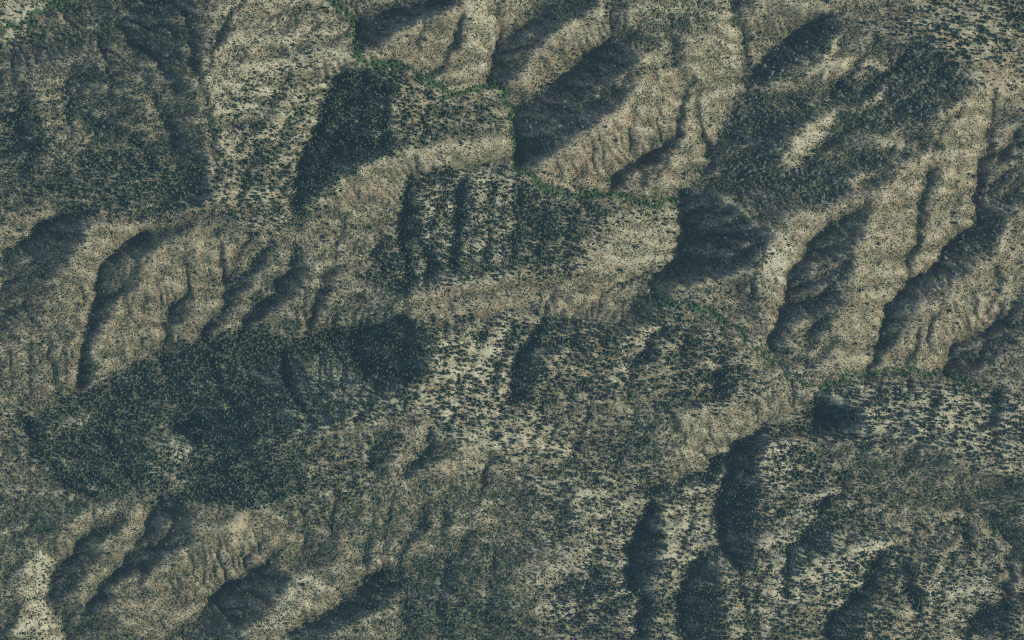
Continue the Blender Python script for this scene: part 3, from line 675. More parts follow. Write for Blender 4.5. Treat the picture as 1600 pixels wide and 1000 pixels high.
# brush cover
B = paint(np.full((NY, NX), 0.76), [
 (.92,16,[(0,330),(640,340),(640,500),(80,640),(0,640)]), (.95,16,[(0,740),(640,720),(820,860),(840,1000),(0,1000)]), (.85,14,[(1290,700),(1600,740),(1600,880),(1400,880),(1300,800)]),
 (.9,10,[(60,30),(110,0),(330,0),(320,130),(342,300),(300,335),(0,330),(0,80)]),
 (.75,10,[(340,0),(520,0),(552,95),(480,200),(400,345),(340,330)]),
 (.9,8,[(1120,200),(1160,150),(1300,30),(1440,60),(1530,130),(1450,210),(1400,280),(1250,330),(1130,300)]),
 (.9,8,[(600,860),(700,840),(810,880),(840,1000),(620,1000)]),
 (.9,8,[(480,740),(600,730),(640,780),(620,840),(560,850),(480,830)]),
 (.95,6,[(1000,0),(1125,0),(1110,40),(1060,70),(1010,70)]),
 (.42,10,[(690,530),(790,505),(800,600),(860,660),(900,720),(780,710),(700,690),(655,640)]),
 (.12,4,[(0,0),(90,0),(60,25),(30,45),(0,66)]),
 (.35,5,[(60,20),(110,10),(90,60),(60,75),(0,80),(0,66)]),
 (.35,4,[(1405,0),(1565,0),(1570,60),(1600,100),(1600,160),(1540,150),(1500,90),(1440,40)]),
 (.55,3,[(48,876),(88,856),(92,890),(76,912),(104,1000),(30,1000),(33,910)]),
 (.35,5,[(640,600),(700,590),(690,660),(650,650)]),
 (.4,6,[(1190,380),(1250,370),(1230,440),(1195,440)]),
 (.4,8,[(1020,790),(1120,760),(1110,860),(1040,900)]),
 (.3,5,[(360,800),(400,790),(395,870),(360,860)]),
 (.35,6,[(1290,870),(1400,840),(1380,870),(1300,930),(1220,940)]),
 (.6,8,[(820,740),(1000,740),(1000,860),(860,900)]),
 (.4,8,[(1300,600),(1600,620),(1600,740),(1500,700),(1300,680)]),
])
B = np.clip(B * (1.1 + 0.22 * spectral(6, 40, 0.9, 43) + 0.25 * spectral(2.5, 9, .4, 53)), 0.03, 1)
B = np.clip(B + 0.2 * GD - 0.22 * CR - .3 * STREAK, 0, 1)
G = np.clip(G - .4 * STREAK, 0, 1)
# pale bare soil
C = paint(np.full((NY, NX), 0.26), [
 (.16,16,[(0,330),(480,340),(470,540),(80,640),(0,640)]), (.16,16,[(0,780),(560,760),(640,860),(620,1000),(0,1000)]),
 (.42,10,[(340,0),(520,0),(552,95),(480,200),(465,350),(400,345),(335,300)]),
 (.75,8,[(335,120),(420,110),(470,140),(380,180),(335,170)]),
 (.5,10,[(690,530),(790,505),(800,600),(860,660),(900,720),(780,710),(700,690),(655,640)]),
 (.8,10,[(400,600),(560,590),(640,600),(640,640),(560,640),(470,680),(420,640)]),
 (.95,5,[(0,0),(85,0),(55,25),(30,45),(0,66)]),
 (.62,4,[(1405,0),(1565,0),(1570,60),(1540,90),(1500,60),(1440,30)]),
 (.95,3,[(48,876),(80,862),(76,912),(78,940),(60,960),(33,910)]),
 (.7,3,[(78,900),(104,1000),(30,1000),(38,960)]),
 (.9,5,[(1190,380),(1240,375),(1230,440),(1195,445)]),
 (.6,8,[(1020,790),(1120,760),(1110,860),(1040,900)]),
 (.5,8,[(820,740),(1000,740),(1000,860),(860,900)]),
 (.6,6,[(830,900),(980,860),(1000,960),(900,1000),(840,960)]),
 (.9,3,[(228,648),(250,650),(300,688),(300,700),(290,770),(270,765),(275,715),(240,680)]), (.9,3,[(385,560),(425,570),(435,600),(405,605),(390,590)]),
 (.9,3,[(98,655),(140,628),(152,650),(110,675)]), (.85,4,[(480,560),(530,560),(560,590),(570,610),(520,600)]), (.85,4,[(535,610),(560,600),(575,630),(590,655),(560,650)]),
 (.95,4,[(770,520),(792,515),(735,610),(705,655),(690,640),(735,570)]), (.9,4,[(808,530),(825,520),(800,570),(785,600)]), (.9,4,[(1000,520),(1014,530),(965,605),(940,610),(970,560)]),
 (.85,5,[(1220,850),(1290,830),(1400,835),(1385,862),(1290,875),(1240,930),(1190,1000),(1165,1000),(1200,900)]), (.85,5,[(1180,840),(1260,785),(1300,760),(1300,778),(1250,825),(1200,865)]),
 (.7,6,[(1290,870),(1400,840),(1380,870),(1300,930),(1220,940)]),
 (.7,8,[(1300,600),(1600,620),(1600,740),(1500,700),(1300,680)]),
 (.75,6,[(1200,670),(1240,680),(1250,760),(1195,760)]),
 (.7,6,[(1450,900),(1560,880),(1540,950),(1450,990)]),
 (.6,8,[(735,0),(777,0),(770,120),(735,130)]),
 (.6,5,[(1120,0),(1143,0),(1168,90),(1140,110)]),
 (.6,8,[(640,290),(810,270),(790,430),(640,460)]),
 (.55,8,[(920,380),(1065,330),(1065,410),(940,440)]),
 (.6,6,[(420,905),(530,900),(500,970),(420,990)]),
])
C = np.clip(C - 0.25 * GD + 0.26 * CR + .2 * STREAK + 0.15 * spectral(5, 40, 0.8, 44) + 0.26 * spectral(2.5, 9, 0.4, 54), 0, 1)
R = paint(np.full((NY, NX), 0.15), [
 (.5,12,[(570,85),(735,0),(1000,100),(1080,130),(1060,300),(850,280),(800,140),(640,110)]),
 (.45,12,[(1200,380),(1370,300),(1480,180),(1550,130),(1600,150),(1600,500),(1480,580),(1300,590),(1190,540)]),
 (.4,12,[(150,330),(400,340),(350,520),(170,590),(100,480)]),
 (.4,12,[(150,800),(400,790),(560,850),(540,990),(200,1000)]),
 (.9,4,[(600,82),(640,88),(642,100),(612,98)]), (.8,6,[(695,95),(722,90),(722,120),(700,118)]),
 (.85,10,[(900,215),(985,185),(990,235),(950,285),(880,270)]), (.6,10,[(780,110),(850,110),(840,140),(790,150)]),
 (.8,8,[(540,285),(610,275),(600,310),(540,315)]), (.6,14,[(650,440),(960,440),(1000,490),(660,498)]),
 (.7,8,[(0,320),(85,320),(60,360),(0,380)]), (.55,12,[(140,335),(240,325),(215,370),(150,390)]),
 (.6,8,[(1380,285),(1430,290),(1420,330),(1380,330)]), (.7,8,[(1530,110),(1600,115),(1600,145),(1540,150)]),
 (.6,8,[(1300,300),(1390,285),(1370,320),(1290,335)]), (.5,10,[(230,430),(300,440),(260,490),(230,500)]),
 (.6,8,[(820,270),(870,260),(880,285),(850,290)]), (.5,8,[(1150,640),(1240,625),(1230,650),(1160,660)]),
 (.6,6,[(60,30),(110,20),(100,60),(60,70)]), (.5,6,[(1260,480),(1290,470),(1280,540),(1250,540)]),
 (.45,10,[(1480,700),(1600,700),(1600,760),(1480,760)]),
 (.6,5,[(640,720),(720,720),(700,760),(650,760)]),
 (.5,10,[(1300,860),(1420,860),(1400,900),(1300,900)]),
])
R = np.clip(R + 0.15 * spectral(3, 12, .5, 55) + 0.2 * spectral(6, 50, 0.9, 45), 0, 1)

WX, WY = WX0, WY0
CREEKS = [
 [(520,-20),(522,0),(530,12),(545,22),(553,32),(556,46),(552,62),(555,80),(563,93),(585,96),(610,98),(628,105),(645,115),(662,125),(680,136),(695,144),(712,146),(730,142),(745,134),(765,133),(780,140),(792,152),(799,166),(805,185)],
 [(805,185),(808,215),(807,245),(808,264),(830,275),(850,290),(880,301),(910,303),(945,303),(975,305),(990,311),(1005,322),(1020,324),(1035,316),(1052,311)],
 [(1052,311),(1068,330),(1071,370),(1068,402),(1050,415),(1033,432),(1022,448),(1025,466),(1045,471),(1068,475),(1092,480),(1115,489),(1136,502),(1155,520),(1175,538),(1192,553),(1215,572),(1242,592),(1262,603),(1282,606),(1310,594),(1350,584),(1390,580),(1430,577),(1470,582),(1500,592),(1530,606)],
 [(-20,62),(0,50),(15,38),(40,34),(60,20),(80,8),(104,2)],
]
CW = [1.0, 0.95, 0.85, 1.2]
DC = np.minimum.reduce([line_dist(c) / w for c, w in zip(CREEKS, CW)])
creek = np.exp(-(DC / 4.5) ** 2)
H -= 4.0 * np.exp(-(DC / 5.0) ** 2)
T *= 1 - 0.9 * np.exp(-(DC / 9.0) ** 2)

def sample(F, x, y):
    u = np.clip((np.asarray(x, float) + MG) / STEP, 0, NX - 1.001)
    v = np.clip((np.asarray(y, float) + MG) / STEP, 0, NY - 1.001)
    i, j = u.astype(int), v.astype(int)
    fu, fv = u - i, v - j
    return (F[j, i] * (1 - fu) + F[j, i + 1] * fu) * (1 - fv) + (F[j + 1, i] * (1 - fu) + F[j + 1, i + 1] * fu) * fv

def wpos(x, y):
    return (x - 800) * M, (500 - y) * M

# ------------------------------------------------------------------ materials
def node_mat(name, rough=0.9):
    m = bpy.data.materials.new(name)
    m.use_nodes = True
    nt = m.node_tree
    bs = nt.nodes['Principled BSDF']
    bs.inputs['Roughness'].default_value = rough
    bs.inputs['Specular IOR Level'].default_value = 0.12
    return m, nt, bs

def nn(nt, t, **kw):
    n = nt.nodes.new(t)
    for k, v in kw.items():
        setattr(n, k, v)
    return n

def mixc(nt, fac, a, b):
    n = nn(nt, 'ShaderNodeMix', data_type='RGBA')
    for s, v in ((0, fac), (6, a), (7, b)):
        if hasattr(v, 'links'):
            nt.links.new(v, n.inputs[s])
        elif s == 0:
            n.inputs[0].default_value = v
        else:
            n.inputs[s].default_value = (*v, 1)
    return n.outputs[2]

def mth(nt, op, a, b=0.0, c=None, clamp=False):
    n = nn(nt, 'ShaderNodeMath', operation=op, use_clamp=clamp)
    for i, v in enumerate((a, b) if c is None else (a, b, c)):
        if hasattr(v, 'links'):
            nt.links.new(v, n.inputs[i])
        else:
            n.inputs[i].default_value = v
    return n.outputs[0]

gm, nt, bs = node_mat('hill_soil', 0.95)
at = nn(nt, 'ShaderNodeAttribute', attribute_name='cover')
sep = nn(nt, 'ShaderNodeSeparateColor')
nt.links.new(at.outputs['Color'], sep.inputs[0])
at2 = nn(nt, 'ShaderNodeAttribute', attribute_name='cover2')
sep2 = nn(nt, 'ShaderNodeSeparateColor')
nt.links.new(at2.outputs['Color'], sep2.inputs[0])
geo = nn(nt, 'ShaderNodeNewGeometry')
def tex_noise(scale, detail=3, rough=0.6):
    n = nn(nt, 'ShaderNodeTexNoise')
    n.inputs['Scale'].default_value = scale
    n.inputs['Detail'].default_value = detail
    n.inputs['Roughness'].default_value = rough
    nt.links.new(geo.outputs['Position'], n.inputs['Vector'])
    return n.outputs['Fac']
n_f = tex_noise(0.30, 2)
n_m = tex_noise(0.06, 4)
n_l = tex_noise(0.012, 3)
pale = mth(nt, 'ADD', sep.outputs[0], mth(nt, 'MULTIPLY', mth(nt, 'SUBTRACT', n_m, 0.5), 1.1), clamp=True)
red = mth(nt, 'ADD', sep.outputs[1], mth(nt, 'MULTIPLY', mth(nt, 'SUBTRACT', n_l, 0.5), 0.8), clamp=True)
SOIL_B, SOIL_P, SOIL_R = (0.250, 0.228, 0.128), (0.585, 0.555, 0.39), (0.42, 0.290, 0.17)
c1 = mixc(nt, mth(nt, 'MULTIPLY', red, 0.75), SOIL_B, SOIL_R)
c2 = mixc(nt, pale, c1, SOIL_P)
# low herbs and litter between the shrubs
hb = mth(nt, 'MULTIPLY', sep.outputs[2], mth(nt, 'MULTIPLY_ADD', n_f, 2.2, -0.55, clamp=True), clamp=True)
c3 = mixc(nt, mth(nt, 'MULTIPLY', hb, 0.85), c2, (0.062, 0.075, 0.042))
c4 = mixc(nt, mth(nt, 'MULTIPLY', sep2.outputs[0], 0.8), c3, (0.06, 0.13, 0.04))
# pebbly speckle
sp = mth(nt, 'MULTIPLY_ADD', tex_noise(0.9, 2, 0.7), 0.9, 0.55)
hsv = nn(nt, 'ShaderNodeHueSaturation')
nt.links.new(c4, hsv.inputs['Color'])
nt.links.new(sp, hsv.inputs['Value'])
nt.links.new(hsv.outputs[0], bs.inputs['Base Color'])
bp = nn(nt, 'ShaderNodeBump')
bp.inputs['Strength'].default_value = 0.7
bp.inputs['Distance'].default_value = 1.2
nt.links.new(tex_noise(0.22, 4, 0.65), bp.inputs['Height'])
nt.links.new(bp.outputs[0], bs.inputs['Normal'])

def foliage_mat(name, cols, tone=None):
    """colours picked per plant; tone = second set mixed in by the plant's own dryness"""
    m, nt, bs = node_mat(name, 0.8)
    oi = nn(nt, 'ShaderNodeObjectInfo')
    def ramp(cs):
        r = nn(nt, 'ShaderNodeValToRGB')
        r.color_ramp.interpolation = 'LINEAR'
        while len(r.color_ramp.elements) < len(cs):
            r.color_ramp.elements.new(0.5)
        for i, (e, c) in enumerate(zip(r.color_ramp.elements, cs)):
            e.position = i / (len(cs) - 1)
            e.color = (*c, 1)
        nt.links.new(oi.outputs['Random'], r.inputs[0])
        return r.outputs[0]
    c = ramp(cols)
    if tone:
        a = nn(nt, 'ShaderNodeAttribute', attribute_name='tone', attribute_type='INSTANCER')
        c = mixc(nt, a.outputs['Fac'], ramp(tone), c)
    tc = nn(nt, 'ShaderNodeTexCoord')
    ns = nn(nt, 'ShaderNodeTexNoise')
    ns.inputs['Scale'].default_value = 2.2
    nt.links.new(tc.outputs['Object'], ns.inputs['Vector'])
    h = nn(nt, 'ShaderNodeHueSaturation')
    nt.links.new(c, h.inputs['Color'])
    nt.links.new(mth(nt, 'MULTIPLY_ADD', ns.outputs['Fac'], 1.3, 0.4), h.inputs['Value'])
    nt.links.new(h.outputs[0], bs.inputs['Base Color'])
    return m

m_pine = foliage_mat('pine_needles', [(0.070, 0.120, 0.066), (0.115, 0.168, 0.098), (0.076, 0.128, 0.092), (0.155, 0.190, 0.115), (0.085, 0.132, 0.070)])
m_brush = foliage_mat('brush_leaves', [(0.054, 0.084, 0.040), (0.086, 0.122, 0.058), (0.062, 0.100, 0.060), (0.130, 0.150, 0.115)],
                      [(0.075, 0.076, 0.048), (0.120, 0.112, 0.080), (0.060, 0.062, 0.042), (0.200, 0.195, 0.180), (0.095, 0.092, 0.055), (0.070, 0.085, 0.050)])
m_oak = foliage_mat('oak_leaves', [(0.070, 0.090, 0.066), (0.130, 0.150, 0.130), (0.060, 0.088, 0.048), (0.210, 0.230, 0.225), (0.085, 0.110, 0.055)])
m_creek = foliage_mat('creek_leaves', [(0.052, 0.125, 0.040), (0.085, 0.185, 0.060), (0.042, 0.090, 0.042), (0.110, 0.200, 0.070)])
m_bark, nt_, b_ = node_mat('bark', 0.9)
b_.inputs['Base Color'].default_value = (0.11, 0.085, 0.065, 1)
m_rock, ntr, br = node_mat('granite', 0.9)
tcr = nn(ntr, 'ShaderNodeTexCoord'); nr = nn(ntr, 'ShaderNodeTexNoise'); nr.inputs['Scale'].default_value = 1.3
ntr.links.new(tcr.outputs['Object'], nr.inputs['Vector'])
ntr.links.new(mixc(ntr, nr.outputs['Fac'], (0.28, 0.26, 0.22), (0.52, 0.49, 0.43)), br.inputs['Base Color'])
m_track, ntt, bt = node_mat('track_dust', 0.95)
gt = nn(ntt, 'ShaderNodeNewGeometry'); nt2 = nn(ntt, 'ShaderNodeTexNoise'); nt2.inputs['Scale'].default_value = 0.3
ntt.links.new(gt.outputs['Position'], nt2.inputs['Vector'])
ntt.links.new(mixc(ntt, nt2.outputs['Fac'], (0.26, 0.23, 0.17), (0.56, 0.51, 0.40)), bt.inputs['Base Color'])

# ------------------------------------------------------------------ the hills: one sheet out to the horizon
NE_ = 12
ext = [14 * 1.72 ** k for k in range(1, NE_ + 1)]
def axis(base):
    return np.concatenate([[base[0] - e for e in reversed(ext)], base, [base[-1] + e for e in ext]])
ax_, ay_ = axis(gx), axis(gy)
HX = np.pad(H, NE_, mode='edge')
far = spectral(30, 200, 1, 77)
for k in range(NE_):
    f = (NE_ - k) / NE_
    for sl_ in ((k, slice(None)), (HX.shape[0] - 1 - k, slice(None)), (slice(None), k), (slice(None), HX.shape[1] - 1 - k)):
        HX[sl_] = HX[sl_] * (1 - 0.5 * f) + rng.standard_normal(HX[sl_].shape) * 12 * f
def pad(F):
    return np.pad(F, NE_, mode='edge')
AX, AY = np.meshgrid(ax_, ay_)
ny, nx = AX.shape
co = np.empty((ny * nx, 3), np.float32)
co[:, 0] = ((AX - 800) * M).ravel()
co[:, 1] = ((500 - AY) * M).ravel()
co[:, 2] = HX.ravel()
idx = np.arange(ny * nx).reshape(ny, nx)
quads = np.stack([idx[:-1, :-1], idx[1:, :-1], idx[1:, 1:], idx[:-1, 1:]], -1).reshape(-1, 4)
me = bpy.data.meshes.new('hills')
me.vertices.add(len(co)); me.vertices.foreach_set('co', co.ravel())
me.loops.add(quads.size); me.loops.foreach_set('vertex_index', quads.ravel().astype(np.int32))
me.polygons.add(len(quads)); me.polygons.foreach_set('loop_start', np.arange(0, quads.size, 4, dtype=np.int32))
me.polygons.foreach_set('use_smooth', np.ones(len(quads), bool))
me.update(calc_edges=True)
for nm, chans in (('cover', (C, R, np.clip(B * (0.35 + 0.75 * G), 0, 1))), ('cover2', (creek, T, O))):
    a = me.color_attributes.new(nm, 'FLOAT_COLOR', 'POINT')
    v = np.ones((ny * nx, 4), np.float32)
    for i, c in enumerate(chans):
        v[:, i] = pad(c).ravel()
    a.data.foreach_set('color', v.ravel())
me.materials.append(gm)
hills = bpy.data.objects.new('hills', me)
hills['kind'] = 'structure'
sc.collection.objects.link(hills)

# ------------------------------------------------------------------ plant meshes
def mesh_obj(name, verts, faces, mat, parent=None):
    m = bpy.data.meshes.new(name)
    m.from_pydata(verts, [], faces)
    m.materials.append(mat)
    o = bpy.data.objects.new(name, m)
    sc.collection.objects.link(o)
    if parent:
        o.parent = parent
    return o

def pine_crown(r, seed, h=8.6, rad=3.0):
    rd = random.Random(seed)
    V, F = [], []
    tiers = 5
    for t in range(tiers):
        f = t / (tiers - 1)
        zt = h * (0.34 + 0.66 * min(1, (f + 0.24)))
        zb = h * (0.16 + 0.74 * f)
        rr = rad * (1 - 0.72 * f ** 1.35) * rd.uniform(.88, 1.1)
        seg = 9
        off = rd.random() * 6.28
        top = len(V)
        V.append((rd.uniform(-.15, .15), rd.uniform(-.15, .15), zt))
        ring = []
        for s in range(seg * 2):
            a = off + math.pi * s / seg
            q = rr * (rd.uniform(.85, 1.25) if s % 2 == 0 else rd.uniform(.45, .7))
            z = zb - (0.35 if s % 2 == 0 else -0.25) + rd.uniform(-.25, .25)
            ring.append(len(V))
            V.append((q * math.cos(a), q * math.sin(a), z))
        for s in range(seg * 2):
            F.append((top, ring[s], ring[(s + 1) % (seg * 2)]))
    return V, F

def trunk_geo(h, r0, r1, n=6):
    V = [(r0 * math.cos(6.283 * i / n), r0 * math.sin(6.283 * i / n), -1.5) for i in range(n)]
    V += [(r1 * math.cos(6.283 * i / n), r1 * math.sin(6.283 * i / n), h) for i in range(n)]
    F = [(i, (i + 1) % n, n + (i + 1) % n, n + i) for i in range(n)]
    F.append(tuple(range(n, 2 * n)))
    return V, F

def blob_geo(seed, lobes, R, zc, lr, sub=1, jag=0.28, squash=0.8):
    rd = random.Random(seed)
    V, F = [], []
    for l in range(lobes):
        bm = bmesh.new()
        bmesh.ops.create_icosphere(bm, subdivisions=sub, radius=1)
        a = 6.283 * l / max(1, lobes - 1) + rd.uniform(-.4, .4)
        d = 0 if l == 0 else R * rd.uniform(.5, .8)
        cx, cy, cz = d * math.cos(a), d * math.sin(a), zc + (lr * .35 if l == 0 else rd.uniform(-.3, .2) * lr)
        s = lr * rd.uniform(.75, 1.15)
        base = len(V)
        for v in bm.verts:
            k = s * rd.uniform(1 - jag, 1 + jag)
            V.append((cx + v.co.x * k, cy + v.co.y * k, cz + v.co.z * k * squash))
        for f in bm.faces:
            F.append(tuple(base + v.index for v in f.verts))
        bm.free()
    return V, F

def put(o, x, y, s, rz, tilt=0.0, sink=0.0):
    wx, wy = wpos(x, y)
    o.location = (wx, wy, float(sample(H, x, y)) - sink)
    o.rotation_euler = (random.uniform(-tilt, tilt), random.uniform(-tilt, tilt), rz)
    o.scale = s

def make_tree(name, crown, trunk_h, tr, mat):
    root = bpy.data.objects.new(name, None)
    sc.collection.objects.link(root)
    mesh_obj('trunk', *trunk_geo(trunk_h, tr, tr * .4), m_bark, root)
    mesh_obj('crown', *crown, mat, root)
    return root

def copy_tree(root):
    r = root.copy(); sc.collection.objects.link(r)
    for ch in root.children:
        c = ch.copy(); c.parent = r; sc.collection.objects.link(c)
    return r

# ------------------------------------------------------------------ scattering
def scatter(field, dens, margin=90, cell=None, seed=1, thr=None):
    """jittered points with the given probability field; dens = points per square map unit at field 1"""
    r = np.random.default_rng(seed)
    n = int((1600 + 2 * margin) * (1000 + 2 * margin) * dens)
    c = math.sqrt(1 / dens)
    xs = np.arange(-margin, 1600 + margin, c)
    ys = np.arange(-margin, 1000 + margin, c)
    X, Y = np.meshgrid(xs, ys)
    X = (X + r.uniform(-.62, .62, X.shape) * c).ravel()
    Y = (Y + r.uniform(-.62, .62, Y.shape) * c).ravel()
    keep = r.random(len(X)) < sample(field, X, Y)
    return X[keep], Y[keep]

def instancer(name, label, cat, X, Y, scl, rot, tone, sources, group=None):
    me = bpy.data.meshes.new(name)
    n = len(X)
    co = np.empty((n, 3), np.float32)
    co[:, 0], co[:, 1] = (X - 800) * M, (500 - Y) * M
    co[:, 2] = sample(H, X, Y) - 0.2
    me.vertices.add(n)
    me.vertices.foreach_set('co', co.ravel())
    for nm, ty, dat, key in (('scl', 'FLOAT_VECTOR', scl, 'vector'), ('rotv', 'FLOAT_VECTOR', rot, 'vector'),
                             ('tone', 'FLOAT', tone, 'value'), ('var', 'INT', np.random.default_rng(n).integers(0, len(sources), n), 'value')):
        a = me.attributes.new(nm, ty, 'POINT')
        a.data.foreach_set(key, np.ascontiguousarray(dat).ravel())
    o = bpy.data.objects.new(name, me)
    sc.collection.objects.link(o)
    o['kind'] = 'stuff'; o['label'] = label; o['category'] = cat
    ng = bpy.data.node_groups.new(name, 'GeometryNodeTree')
    ng.interface.new_socket('Geometry', in_out='INPUT', socket_type='NodeSocketGeometry')
    ng.interface.new_socket('Geometry', in_out='OUTPUT', socket_type='NodeSocketGeometry')
    gi, go = ng.nodes.new('NodeGroupInput'), ng.nodes.new('NodeGroupOutput')
    jn = ng.nodes.new('GeometryNodeJoinGeometry')
    def named(nm, ty):
        a = ng.nodes.new('GeometryNodeInputNamedAttribute')
        a.data_type = ty
        a.inputs['Name'].default_value = nm
        return a.outputs[0]
    s_, r_, v_ = named('scl', 'FLOAT_VECTOR'), named('rotv', 'FLOAT_VECTOR'), named('var', 'INT')
    for i, src in enumerate(sources):
        oi = ng.nodes.new('GeometryNodeObjectInfo')
        oi.transform_space = 'ORIGINAL'
        oi.inputs['Object'].default_value = src
        oi.inputs['As Instance'].default_value = True
        cmp_ = ng.nodes.new('FunctionNodeCompare')
        cmp_.data_type = 'INT'; cmp_.operation = 'EQUAL'
        ng.links.new(v_, cmp_.inputs[2]); cmp_.inputs[3].default_value = i
        ip = ng.nodes.new('GeometryNodeInstanceOnPoints')
        ng.links.new(gi.outputs[0], ip.inputs['Points'])
        ng.links.new(cmp_.outputs[0], ip.inputs['Selection'])
        ng.links.new(oi.outputs['Geometry'], ip.inputs['Instance'])
        ng.links.new(r_, ip.inputs['Rotation'])
        ng.links.new(s_, ip.inputs['Scale'])
        ng.links.new(ip.outputs[0], jn.inputs[0])
    ng.links.new(jn.outputs[0], go.inputs[0])
    md = o.modifiers.new('scatter', 'NODES')
    md.node_group = ng
    print(name, n)
    return o

def attrs(n, lo, hi, zlo, zhi, r):
    k = r.uniform(lo, hi, n) ** 1.0
    scl = np.stack([k * r.uniform(.85, 1.2, n), k * r.uniform(.85, 1.2, n), k * r.uniform(zlo, zhi, n)], -1).astype(np.float32)
    rot = np.stack([r.uniform(-.06, .06, n), r.uniform(-.06, .06, n), r.uniform(0, 6.283, n)], -1).astype(np.float32)
    return scl, rot

# points of every kind, planned first so that single trees can claim their places
pX, pY = scatter(T, 0.045, seed=101)
oX, oY = scatter(O, 0.026, seed=102)
cX, cY = scatter(np.clip(np.exp(-(DC / (4.4 + 1.6 * spectral(8, 40, .8, 61))) ** 2) * (1.15 + .4 * spectral(6, 30, .8, 62)), 0, 1), 0.085, seed=103)
sX, sY = scatter(np.clip(B * (.82 + .3 * FN), 0, 1), 0.24, seed=104)

# single trees: (what the tree is, outline of its stand, how many, where it stands)
PINE_STANDS = [
 (14,(690,540,760,620),'dark pine standing clear on the pale bare slope in the middle of the hills'),
 (14,(700,620,790,700),'dark pine dotted on the cream bare ground just below the middle slope'),
 (12,(870,540,990,600),'pine on the speckled slope between the middle ravine and the creek'),
 (12,(1020,520,1140,600),'pine on the forested slope just below the creek bend'),
 (14,(805,500,850,640),'pine crowded in the dark narrow ravine of the middle slope'),
 (14,(480,160,600,300),'pine in the dense dark wedge of forest under the upper creek'),
 (12,(610,130,700,220),'pine on the streaked spur just under the upper green creek'),
 (12,(360,220,460,340),'pine on the bright slope west of the dark forest wedge'),
 (12,(130,250,300,325),'pine in the shaded stand near the left edge of the hills'),
 (12,(650,300,715,420),'pine between the two straight dark gullies of the middle block'),
 (12,(740,290,880,410),'pine on the broad wooded face under the green creek line'),
 (14,(200,570,400,680),'pine in the largest dark forest, near the trail along its foot'),
 (14,(520,510,680,600),'pine in the darkest eastern corner of the large forest'),
 (12,(430,600,600,660),'pine among pale clearings at the edge of the large forest'),
 (12,(100,670,240,760),'pine on the rounded forested hill above the lower left ridges'),
 (12,(310,700,460,780),'pine in the lower belt of the large forest'),
 (14,(1290,620,1340,680),'pine in the deep dark grove where two valleys meet'),
 (12,(1380,600,1540,690),'pine on the open speckled slope at the right edge'),
 (14,(1130,700,1190,880),'pine packed in the long dark ravine of the lower right slope'),
 (12,(985,790,1035,950),'pine in the narrow curved ravine at the bottom middle'),
 (12,(1200,700,1300,800),'pine on the peaked spur beside the long dark ravine'),
 (12,(1290,880,1440,990),'pine on the lower right spurs near the bottom edge'),
 (12,(900,880,980,980),'pine on the mottled slope at the bottom, left of the curved ravine'),
 (12,(1440,20,1560,90),'pine beside the bare pale ground in the upper right corner'),
]
OAK_STANDS = [
 (16,(1140,160,1250,290),'rounded grey green oak on the shaded slope above the dark creek gorge'),
 (14,(1190,50,1300,140),'rounded oak in the dark ravine below the upper right spurs'),
 (16,(1340,90,1500,190),'rounded oak in the shaded woodland of the upper right hollow'),
 (14,(1240,260,1330,320),'rounded green oak in the hollow east of the gorge'),
 (14,(1440,340,1590,450),'rounded oak in the dark ravine between two bright right hand ridges'),
 (10,(1500,500,1595,560),'rounded oak in the shaded corner at the right edge'),
]
CREEK_STANDS = [
 (34,(515,0,575,100),'bright green streamside tree on the upper creek reach running down'),
 (40,(575,90,700,150),'bright green streamside tree where the creek crosses below the upper spurs'),
 (34,(700,125,812,200),'bright green streamside tree on the hooked creek bend'),
 (44,(805,255,1000,330),'bright green streamside tree on the middle creek reach'),
 (20,(1000,300,1060,335),'bright green streamside tree at the small loop above the gorge'),
 (34,(1020,465,1200,560),'green streamside tree on the thin diagonal reach below the gorge'),
 (24,(1280,570,1540,610),'green streamside tree on the creek at the foot of the right ridges'),
 (30,(0,0,106,60),'green streamside tree beside the pale wash in the upper left corner'),
]

def claim(X, Y, box, n, r):
    x0, y0, x1, y1 = box
    ok = np.where((X > x0) & (X < x1) & (Y > y0) & (Y < y1))[0]
    r.shuffle(ok)
    return ok[:n]

def stands(spec, X, Y, protos, cat, gname, rs, zs, r):
    used = np.zeros(len(X), bool)
    first = {id(p): True for p in protos}
    big = 0
    for n, box, label in spec:
        ids = list(claim(X, Y, box, n, r))
        tags = {}
        for word, key in (('topmost', lambda i: Y[i]), ('lowest', lambda i: -Y[i]), ('leftmost', lambda i: X[i]), ('rightmost', lambda i: -X[i])):
            b = min(ids, key=key)
            tags.setdefault(b, word)
        for k, i in enumerate(ids):
            used[i] = True
            p = protos[int(r.integers(len(protos)))]
            if first[id(p)]:
                o = p; first[id(p)] = False
            else:
                o = copy_tree(p)
            s = float(r.uniform(*rs))
            put(o, X[i], Y[i], (s * float(r.uniform(.9, 1.15)), s * float(r.uniform(.9, 1.15)), s * float(r.uniform(*zs))), float(r.uniform(0, 6.28)), 0.04)
            o['label'] = (tags[i] if i in tags else 'inner') + ' ' + label
            o['category'] = cat
            o['group'] = gname + label.split(' ', 1)[1]
    return X[~used], Y[~used]

